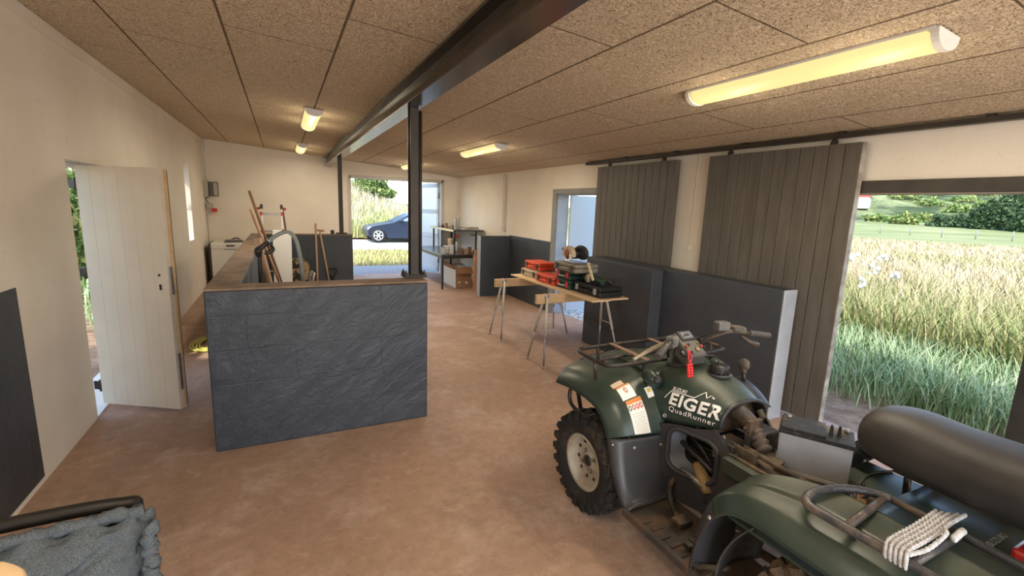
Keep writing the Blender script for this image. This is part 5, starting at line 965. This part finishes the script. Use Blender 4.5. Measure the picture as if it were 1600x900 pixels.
# handlebars
HBM = mat('black_handlebar', (.022, .02, .019), (.07, .05, .035), 9, .4)
hb = MB().tube(cat([(XC - .425, 1.60, 1.06), (XC - .30, 1.65, 1.10), (XC - .20, 1.71, 1.09), (XC - .10, 1.79, 1.0), (XC - .02, 1.81, .965), (XC + .0, 1.80, .975), (XC + .05, 1.72, 1.065), (XC + .13, 1.66, 1.115), (XC + .24, 1.65, 1.105), (XC + .462, 1.65, 1.067)], 60), .0125, 10).build('handlebar', HBM, qb)
GRIPM = mat('grey_rubber_grip', (.045, .043, .042), (.075, .068, .06), 20, .7)
def grip(a, b): 
    a, b = Vector(a), Vector(b); n = 26; MB().tube([a.lerp(b, i / n) for i in range(n + 1)], [.020 if (i in (0, n)) else (.0175 if i % 4 < 2 else .0158) for i in range(n + 1)], 14).build('grip', GRIPM, hb)
grip((XC - .43, 1.60, 1.058), (XC - .325, 1.645, 1.094)); grip((XC + .465, 1.65, 1.066), (XC + .285, 1.65, 1.098))
MB().tube(cat([(XC - .29, 1.67, 1.10), (XC - .36, 1.70, 1.065), (XC - .48, 1.71, 1.015)], 12), [.011] * 9 + [.010, .009, .009, .011], 8).build('brake_lever', mat('bare_lever', (.42, .37, .28), (.30, .25, .18), 14, .4, .4), hb)
MB().tube(cat([(XC + .22, 1.65, 1.09), (XC + .25, 1.61, 1.06), (XC + .31, 1.60, 1.04)], 10), [.010, .010, .011, .012, .012, .013, .014, .014, .015, .015, .013], 8).build('throttle_lever', HBM, hb)
MB().box((XC - .275, 1.665, 1.10), (.06, .05, .055), Matrix.Rotation(.4, 3, 'Z')).build('switch_block', mat('scuffed_switch', (.06, .06, .066), (.19, .17, .14), 18, .5), hb, bev=.008)
MB().box((XC + .075, 1.66, 1.155), (.075, .055, .05), Matrix.Rotation(-.2, 3, 'Z')).build('brake_reservoir', mat('scuffed_reservoir', (.055, .06, .072), (.13, .125, .12), 16, .4), hb, bev=.01)
MB().box((XC + .20, 1.66, 1.125), (.10, .06, .04), Matrix.Rotation(.15, 3, 'Y')).build('throttle_case', mat('dusty_throttle', (.06, .052, .045), (.17, .14, .105), 14, .6), hb, bev=.014)
MB().tube(cat([(XC + .06, 1.68, 1.13), (XC + .02, 1.76, 1.06), (XC + .03, 1.84, .97), (XC + .03, 1.86, .90)], 14), .006, 6).tube(cat([(XC - .2, 1.70, 1.09), (XC - .12, 1.82, 1.07), (XC - .07, 1.88, .95), (XC - .05, 1.88, .88)], 14), .007, 6).tube(cat([(XC - .2, 1.69, 1.08), (XC - .16, 1.75, .99), (XC - .10, 1.72, .93)], 14), .005, 6).build('control_cable', BLACKP, hb)
Rp = Matrix.Rotation(.62, 3, 'X'); pc = Vector((XC - .075, 1.745, 1.022))
PODM = mat('grey_instrument_pod', (.055, .054, .056), (.105, .095, .083), 8, .5)
pod = MB().box(pc, (.145, .185, .080), Rp, taper=.9).build('instrument_pod', PODM, qb, bev=.016, seg=3)
def onpod(x, y, z): return pc + Rp @ Vector((x, y, z + .040))
MB().box(onpod(0, .05, .003), (.10, .065, .008), Rp).build('meter_bezel', BLACKP, pod, bev=.003); MB().box(onpod(0, .05, .0075), (.075, .042, .004), Rp).build('meter_face', mat('meter_glass', (.16, .18, .20), None, rough=.1), pod); MB().box(onpod(.004, .052, .010), (.03, .014, .002), Rp).box(onpod(-.02, .045, .010), (.012, .008, .002), Rp).build('meter_digits', BLACKP, pod)
for x_, y_, r_, cm in ((-.05, -.02, .008, ('red_lamp', (.38, .05, .035))), (-.025, -.01, .008, ('dark_lamp', (.05, .05, .05))), (.012, -.045, .013, ('brass_button', (.25, .18, .10))), (.05, -.03, .009, ('red_lamp', (0, 0, 0))), (-.04, -.06, .009, ('dark_lamp', (0, 0, 0))), (.042, -.005, .006, ('brass_button', (0, 0, 0)))):
    MB().lathe([(r_, 0), (r_, .007), (r_ * .6, .010)], onpod(x_, y_, .001), M=Rp, seg=14).build('indicator', mat(*cm), pod)
MB().lathe([(.018, 0), (.018, .012), (.012, .015)], pc + Vector((-.085, -.055, -.01)), M=Rp, seg=14).build('ignition_switch', BLACKM, pod)
# key with a red lanyard
kx = thing('key_lanyard', 'red beaded key lanyard hanging from the ignition of the quad bike', 'lanyard', (XC - .17, 1.66, 1.0))
REDL = mat('red_cord', (.68, .035, .03), (.5, .02, .02), 40, .5)
m = MB(); m.tube(cat([(XC - .15, 1.665, 1.04), (XC - .167, 1.645, 1.005), (XC - .16, 1.64, .98)], 10), .004, 6); m.tube(cat([(XC - .147, 1.665, 1.04), (XC - .145, 1.645, 1.005), (XC - .16, 1.64, .98)], 10), .004, 6); m.build('loop', REDL, kx); m = MB()
for k in range(5):
    for s_ in (-1, 1): m.ell((XC - .162 + s_ * .010, 1.637 - .003 * k, .97 - .014 * k), (.011, .009, .009), seg=10, rings=8)
m.build('braid', REDL, kx)
# fuel cap, gear lever
fc = MB().lathe([(.062, 0), (.064, .012), (.05, .014)], (XC + .02, 1.60, .905), seg=28).build('filler_neck', DKP, qb); m = MB(); m.lathe([(.046, .0), (.048, .008), (.048, .032), (.040, .042), (.0, .045)], (XC + .02, 1.60, .919), seg=28)
for k in range(14): q = 2 * PI * k / 14; m.box((XC + .02 + .049 * math.cos(q), 1.60 + .049 * math.sin(q), .937), (.006, .01, .026), Matrix.Rotation(q, 3, 'Z'))
m.build('fuel_cap', BLACKP, fc); MB().tube(cat([(XC + .02, 1.60, .962), (XC + .01, 1.63, 1.0), (XC - .05, 1.68, .99), (XC - .09, 1.70, .955)], 14), .0045, 6).build('breather_hose', BLACKP, fc)
MB().grid(lambda u, v: (XC + .235 + .085 * (v - .5), 1.66 - .20 * u, .835 - .10 * u * u + .006 * math.sin(PI * v)), 10, 6).build('lever_gate', DKP, qb, solid=.006)
gl = MB().tube([(XC + .235, 1.60, .825), (XC + .245, 1.62, .90)], .010, 8).build('gear_lever', BLACKM, qb); MB().ell((XC + .248, 1.625, .925), (.026, .034, .036), Matrix.Rotation(.3, 3, 'X')).tube([(XC + .243, 1.615, .87), (XC + .246, 1.62, .91)], [.012, .02], 12).build('lever_knob', mat('brown_black_knob', (.05, .045, .04), (.11, .085, .06), 12, .5), gl)
# stickers on the left fender
def stickermat():
    m, n, b = nodes('warning_sticker', .4, 0, .4); u = N(n, 'ShaderNodeUVMap'); u.uv_map = 'st'; sx = n.nodes.new('ShaderNodeSeparateXYZ'); L(n, u.outputs[0], sx.inputs[0])
    def M(op, a, bb=None):
        x = n.nodes.new('ShaderNodeMath'); x.operation = op
        for i, q in enumerate((a, bb)):
            if q is None: continue
            if isinstance(q, (int, float)): x.inputs[i].default_value = q
            else: L(n, q, x.inputs[i])
        return x.outputs[0]
    U_, V_ = sx.outputs[0], sx.outputs[1]; c = (.80, .78, .72)
    ln = M('GREATER_THAN', M('FRACT', M('MULTIPLY', V_, 17)), .62); cb = n.nodes.new('ShaderNodeCombineXYZ'); L(n, M('MULTIPLY', U_, 26), cb.inputs[0]); L(n, M('FLOOR', M('MULTIPLY', V_, 17)), cb.inputs[1])
    wd = M('GREATER_THAN', noise(n, cb.outputs[0], 1.0, 1), .42); inb = M('MULTIPLY', M('GREATER_THAN', U_, .1), M('LESS_THAN', U_, .88)); low = M('LESS_THAN', V_, .60)
    tx = M('MULTIPLY', M('MULTIPLY', ln, wd), M('MULTIPLY', inb, low)); c = mixc(n, M('MULTIPLY', tx, .55), c, (.25, .25, .25))
    c = mixc(n, M('GREATER_THAN', V_, .88), c, (.70, .24, .07)); L(n, c, b.inputs['Base Color']); return m
STK = stickermat(); STW = mat('white_sticker', (.80, .78, .72), None, rough=.4)
SEAMLEN = 0
def patch(fn, u0, u1, v0, v1, nm, mt_, par, off=.0045, nu=14, nv=8, rev=False):
    vs_ = [fn(lerp(u0, u1, i / nu), lerp(v0, v1, j / nv), off, -1) for i in range(nu + 1) for j in range(nv + 1)]
    fs_ = [(i * (nv + 1) + j, (i + 1) * (nv + 1) + j, (i + 1) * (nv + 1) + j + 1, i * (nv + 1) + j + 1) for i in range(nu) for j in range(nv)]
    o = MB().add(vs_, fs_, 0, True).build(nm, mt_, par); uv = o.data.uv_layers.new(name='st')
    for l in o.data.loops: i, j = divmod(l.vertex_index, nv + 1); uv.data[l.index].uv = (j / nv, 1 - i / nu)
    return o
STKROOT = qb
s1 = patch(FF, .70, .985, .36, .66, 'warning_sticker', STK, qb); s1['label'] = 'long white warning sticker with an orange header'
s2 = patch(FF, .575, .69, .33, .60, 'warning_sticker', STW, qb); s3 = patch(FF, .525, .57, .30, .52, 'warning_sticker', mat('tan_sticker', (.66, .52, .36), None, rough=.4), qb)
patch(FF, .575, .59, .33, .60, 'sticker_header', mat('orange_band', (.62, .26, .10), None, rough=.4), s2, .0055, 4, 6)
s4 = patch(FF, .66, .74, .80, .93, 'tyre_sticker', STW, qb); patch(FF, .672, .70, .83, .905, 'sticker_mark', mat('yellow_mark', (.72, .50, .10), None, rough=.4), s4, .0055, 4, 6)
RCOL = [('dark_green_mark', (.03, .10, .07)), ('red_mark', (.48, .03, .03)), ('red_mark', (0, 0, 0)), ('red_mark', (0, 0, 0))]
def ringpatch(fn, uc, vc, ru, rv, par, mt_, inner=.62):
    n_ = 20; vs_ = []; 
    for k in range(n_):
        q = 2 * PI * k / n_
        for rr_ in (inner, 1): vs_.append(fn(uc + ru * rr_ * math.sin(q), vc + rv * rr_ * math.cos(q), .0058, -1))
    fs_ = [(2 * k, 2 * k + 1, 2 * ((k + 1) % n_) + 1, 2 * ((k + 1) % n_)) for k in range(n_)]
    a = [fn(uc + ru * .6 * (t * 2 - 1) + .1 * ru * s_, vc + rv * .6 * (t * 2 - 1), .0058, -1) for t in (0, 1) for s_ in (-1, 1)]; o_ = len(vs_); vs_ += a; fs_.append((o_, o_ + 1, o_ + 3, o_ + 2))
    MB().add(vs_, fs_).build('pictogram', mt_, par)
for k in range(4): ringpatch(FF, .765, .395 + .072 * k, .024, .032, s1, mat(*RCOL[k]))
ringpatch(FF, .62, .465, .022, .035, s2, mat('red_brown_mark', (.40, .12, .07)))
# lettering on the tank side: placed in the (y,z) side view and laid onto the cover
def decal(vs_, fs_, mt_, nm, par, yc, zc, slope, off):
    out_ = []
    for p in vs_:
        s_, t_ = p.x, p.y; y = yc - s_ ; z = zc + t_ - slope * s_ * 0 + slope * s_; out_.append((tank_x(y, z, off), y, z))
    return MB().add(out_, fs_).build(nm, mt_, par)
LGW = mat('white_decal', (.82, .80, .76), None, rough=.4); LGB = mat('black_decal', (.012, .012, .012), None, rough=.4)
LY, LZ_, SL = 1.555, .782, .02
tv, tf = text_mesh('EIGER', .082, 0, .0062, .0, 1.10); tv = [Vector((p.x * 1.12, p.y, 0)) for p in tv]; lg = decal(tv, tf, LGB, 'logo_outline', qb, LY, LZ_, SL, .0050)
tv2, tf2 = text_mesh('EIGER', .082, 0, .0028, .0, 1.10); tv2 = [Vector((p.x * 1.12, p.y, 0)) for p in tv2]; decal(tv2, tf2, LGW, 'logo_lettering', lg, LY, LZ_, SL, .0070)
tv, tf = text_mesh('QuadRunner', .036, 0, .0028, 0, 1.15); tv = [Vector((p.x * 1.12, p.y, 0)) for p in tv]; decal(tv, tf, LGB, 'logo_outline', lg, LY, LZ_ - .050, SL, .0050); tv, tf = text_mesh('QuadRunner', .036, 0, .0002, 0, 1.15); decal([Vector((p.x * 1.12, p.y, 0)) for p in tv], tf, LGW, 'logo_lettering', lg, LY, LZ_ - .050, SL, .0070)
tv, tf = text_mesh('SUZUKI', .022, 0, .0004); decal([p + Vector((-.092, .052, 0)) for p in tv], tf, LGW, 'logo_lettering', lg, LY, LZ_, SL, .0075)
def strip(poly, w_=.0035):
    v_, f_2 = [], []
    for a, b in zip(poly, poly[1:]):
        a, b = Vector((*a, 0)), Vector((*b, 0)); n_ = 12; d_ = (b - a).normalized(); e_ = Vector((-d_.y, d_.x, 0)) * w_ / 2; o_ = len(v_)
        for i in range(n_ + 1): p = a.lerp(b, i / n_); v_ += [p + e_, p - e_]
        f_2 += [(o_ + 2 * i, o_ + 2 * i + 1, o_ + 2 * i + 3, o_ + 2 * i + 2) for i in range(n_)]
    return v_, f_2
v_, f_2 = strip([(-.155, -.005), (-.13, .040), (-.01, .040), (.022, .075), (.04, .052), (.052, .068), (.066, .055), (.086, .080), (.108, .052)]); decal(v_, f_2, LGW, 'mountain_outline', lg, LY, LZ_, SL, .0075)
# deck lettering
tv, tf = text_mesh('SUZUKI', .034, .0004, .0005); MB().add([(XC + .015 + p.x * 1.05, .485 + p.y * .8, .7335 + .002 + p.z) for p in tv], tf).build('deck_lettering', mat('grey_lettering', (.34, .36, .36), None, rough=.5), qb)

# battery, rope, seat (loose things on the quad bike)
bt = thing('car_battery', 'large pale grey battery with a black lid standing in the seat tray', 'battery', (2.12, 1.10, .5905)); Rb = Matrix.Rotation(math.atan2(-.235, .135), 3, 'Z'); bc = Vector((2.135, 1.125, .5905))
bcz = lambda x, y, z: bc + Rb @ Vector((x, y, z))
BATM = mat('pale_grey_battery_case', (.34, .36, .40), (.27, .27, .27), 4, .4); BATL = m_muddy('dusty_black_lid', (.02, .02, .02), (.24, .18, .12), .46, .66, .6)
MB().box(bcz(0, 0, .10), (.275, .165, .18), Rb).build('case', BATM, bt, bev=.006); MB().box(bcz(0, 0, .013), (.285, .175, .018), Rb).build('foot_ledge', mat('battery_ledge', (.46, .44, .40), (.34, .3, .24), 12, .5), bt, bev=.003)
MB().box(bcz(0, 0, .198), (.285, .175, .020), Rb).box(bcz(-.05, 0, .214), (.17, .165, .014), Rb).build('lid', BATL, bt, bev=.003)
for x_ in (.055, .085): MB().box(bcz(x_, -.03 + x_ * .3, .230), (.016, .030, .048), Rb, taper=.6).build('carry_lug', BLACKP, bt, bev=.002)
for x_ in (-.11, .115): MB().lathe([(.011, 0), (.009, .02)], bcz(x_, .055, .206), seg=10).build('terminal', GALV, bt)
rp = thing('rope', 'white twisted rope lashed over the left side of the rear rack', 'rope', (1.75, .55, rz)); ROPE = mat('white_rope', (.56, .57, .60), (.40, .40, .39), 60, .95)
m = MB()
def rope(pts, r=.0050, n=90):
    P_ = cat(pts, n); a = []; b = []
    for i, p in enumerate(P_): q = i * 1.3; a.append(p + Vector((math.cos(q) * .003, math.sin(q) * .003, math.sin(q) * .003))); b.append(p + Vector((-math.cos(q) * .003, -math.sin(q) * .003, -math.sin(q) * .003)))
    m.tube(a, r * .75, 7); m.tube(b, r * .75, 7)
for k in range(5): yy = .542 + .0125 * k; rope([(1.565, yy - .01, rz - .014), (1.560, yy - .01, rz + .018), (1.60, yy, rz + .026), (1.74, yy, rz + .028), (1.90, yy + .01, rz + .024), (1.99 - .02 * k, yy + .012, rz + .020)])
rope([(1.58, .535, rz + .024), (1.66, .525, rz + .022), (1.74, .525, rz + .030), (1.79, .53, rz + .034), (1.82, .545, rz + .024)]); rope([(1.80, .515, rz + .018), (1.84, .515, rz + .026), (1.88, .52, rz + .018)], .009)
m.build('coil', ROPE, rp)
SEATM = mat('black_seat_vinyl', (.020, .019, .019), (.042, .037, .033), 3, .5, 0, .4, bmp=.1, bscale=120)
ss = cat([(.935, .905, .925, .012), (.915, .855, .985, .10), (.87, .825, 1.022, .150), (.78, .812, 1.038, .172), (.65, .812, 1.030, .18), (.50, .812, 1.030, .19), (.30, .815, 1.05, .20), (.10, .82, 1.075, .20), (-.08, .83, 1.08, .19), (-.14, .88, 1.05, .12)] and [(.935, .905, .925), (.915, .855, .985), (.87, .825, 1.022), (.78, .812, 1.038), (.65, .812, 1.030), (.50, .812, 1.030), (.30, .815, 1.05), (.10, .82, 1.075), (-.08, .83, 1.08), (-.14, .88, 1.05)], 60)
sw = cat([(.012, 0, 0), (.10, 0, 0), (.150, 0, 0), (.172, 0, 0), (.18, 0, 0), (.19, 0, 0), (.20, 0, 0), (.20, 0, 0), (.19, 0, 0), (.12, 0, 0)], 60)
def seatf(u, v):
    p = samp(ss, u); hw = max(.01, samp(sw, u).x); q = 2 * PI * v; c, s_ = math.cos(q), math.sin(q); zc = (p.y + p.z) / 2; hh = (p.z - p.y) / 2; e1 = .85; e2 = .75 if s_ < 0 else .9
    return (2.125 + hw * math.copysign(abs(c) ** e1, c) - .03 * (1 if s_ > 0 else 0) * abs(s_) * 0, p.x, zc + hh * math.copysign(abs(s_) ** e2, s_))
st = thing('loose_saddle', 'long black vinyl seat lying loose on the rear rack of the quad bike', 'seat', (2.125, .45, .812)); MB().grid(seatf, 60, 40).build('cushion', SEATM, st); MB().bx(2.02, 2.23, .0, .78, .8146, .83).build('base_pan', BLACKP, st, bev=.004)
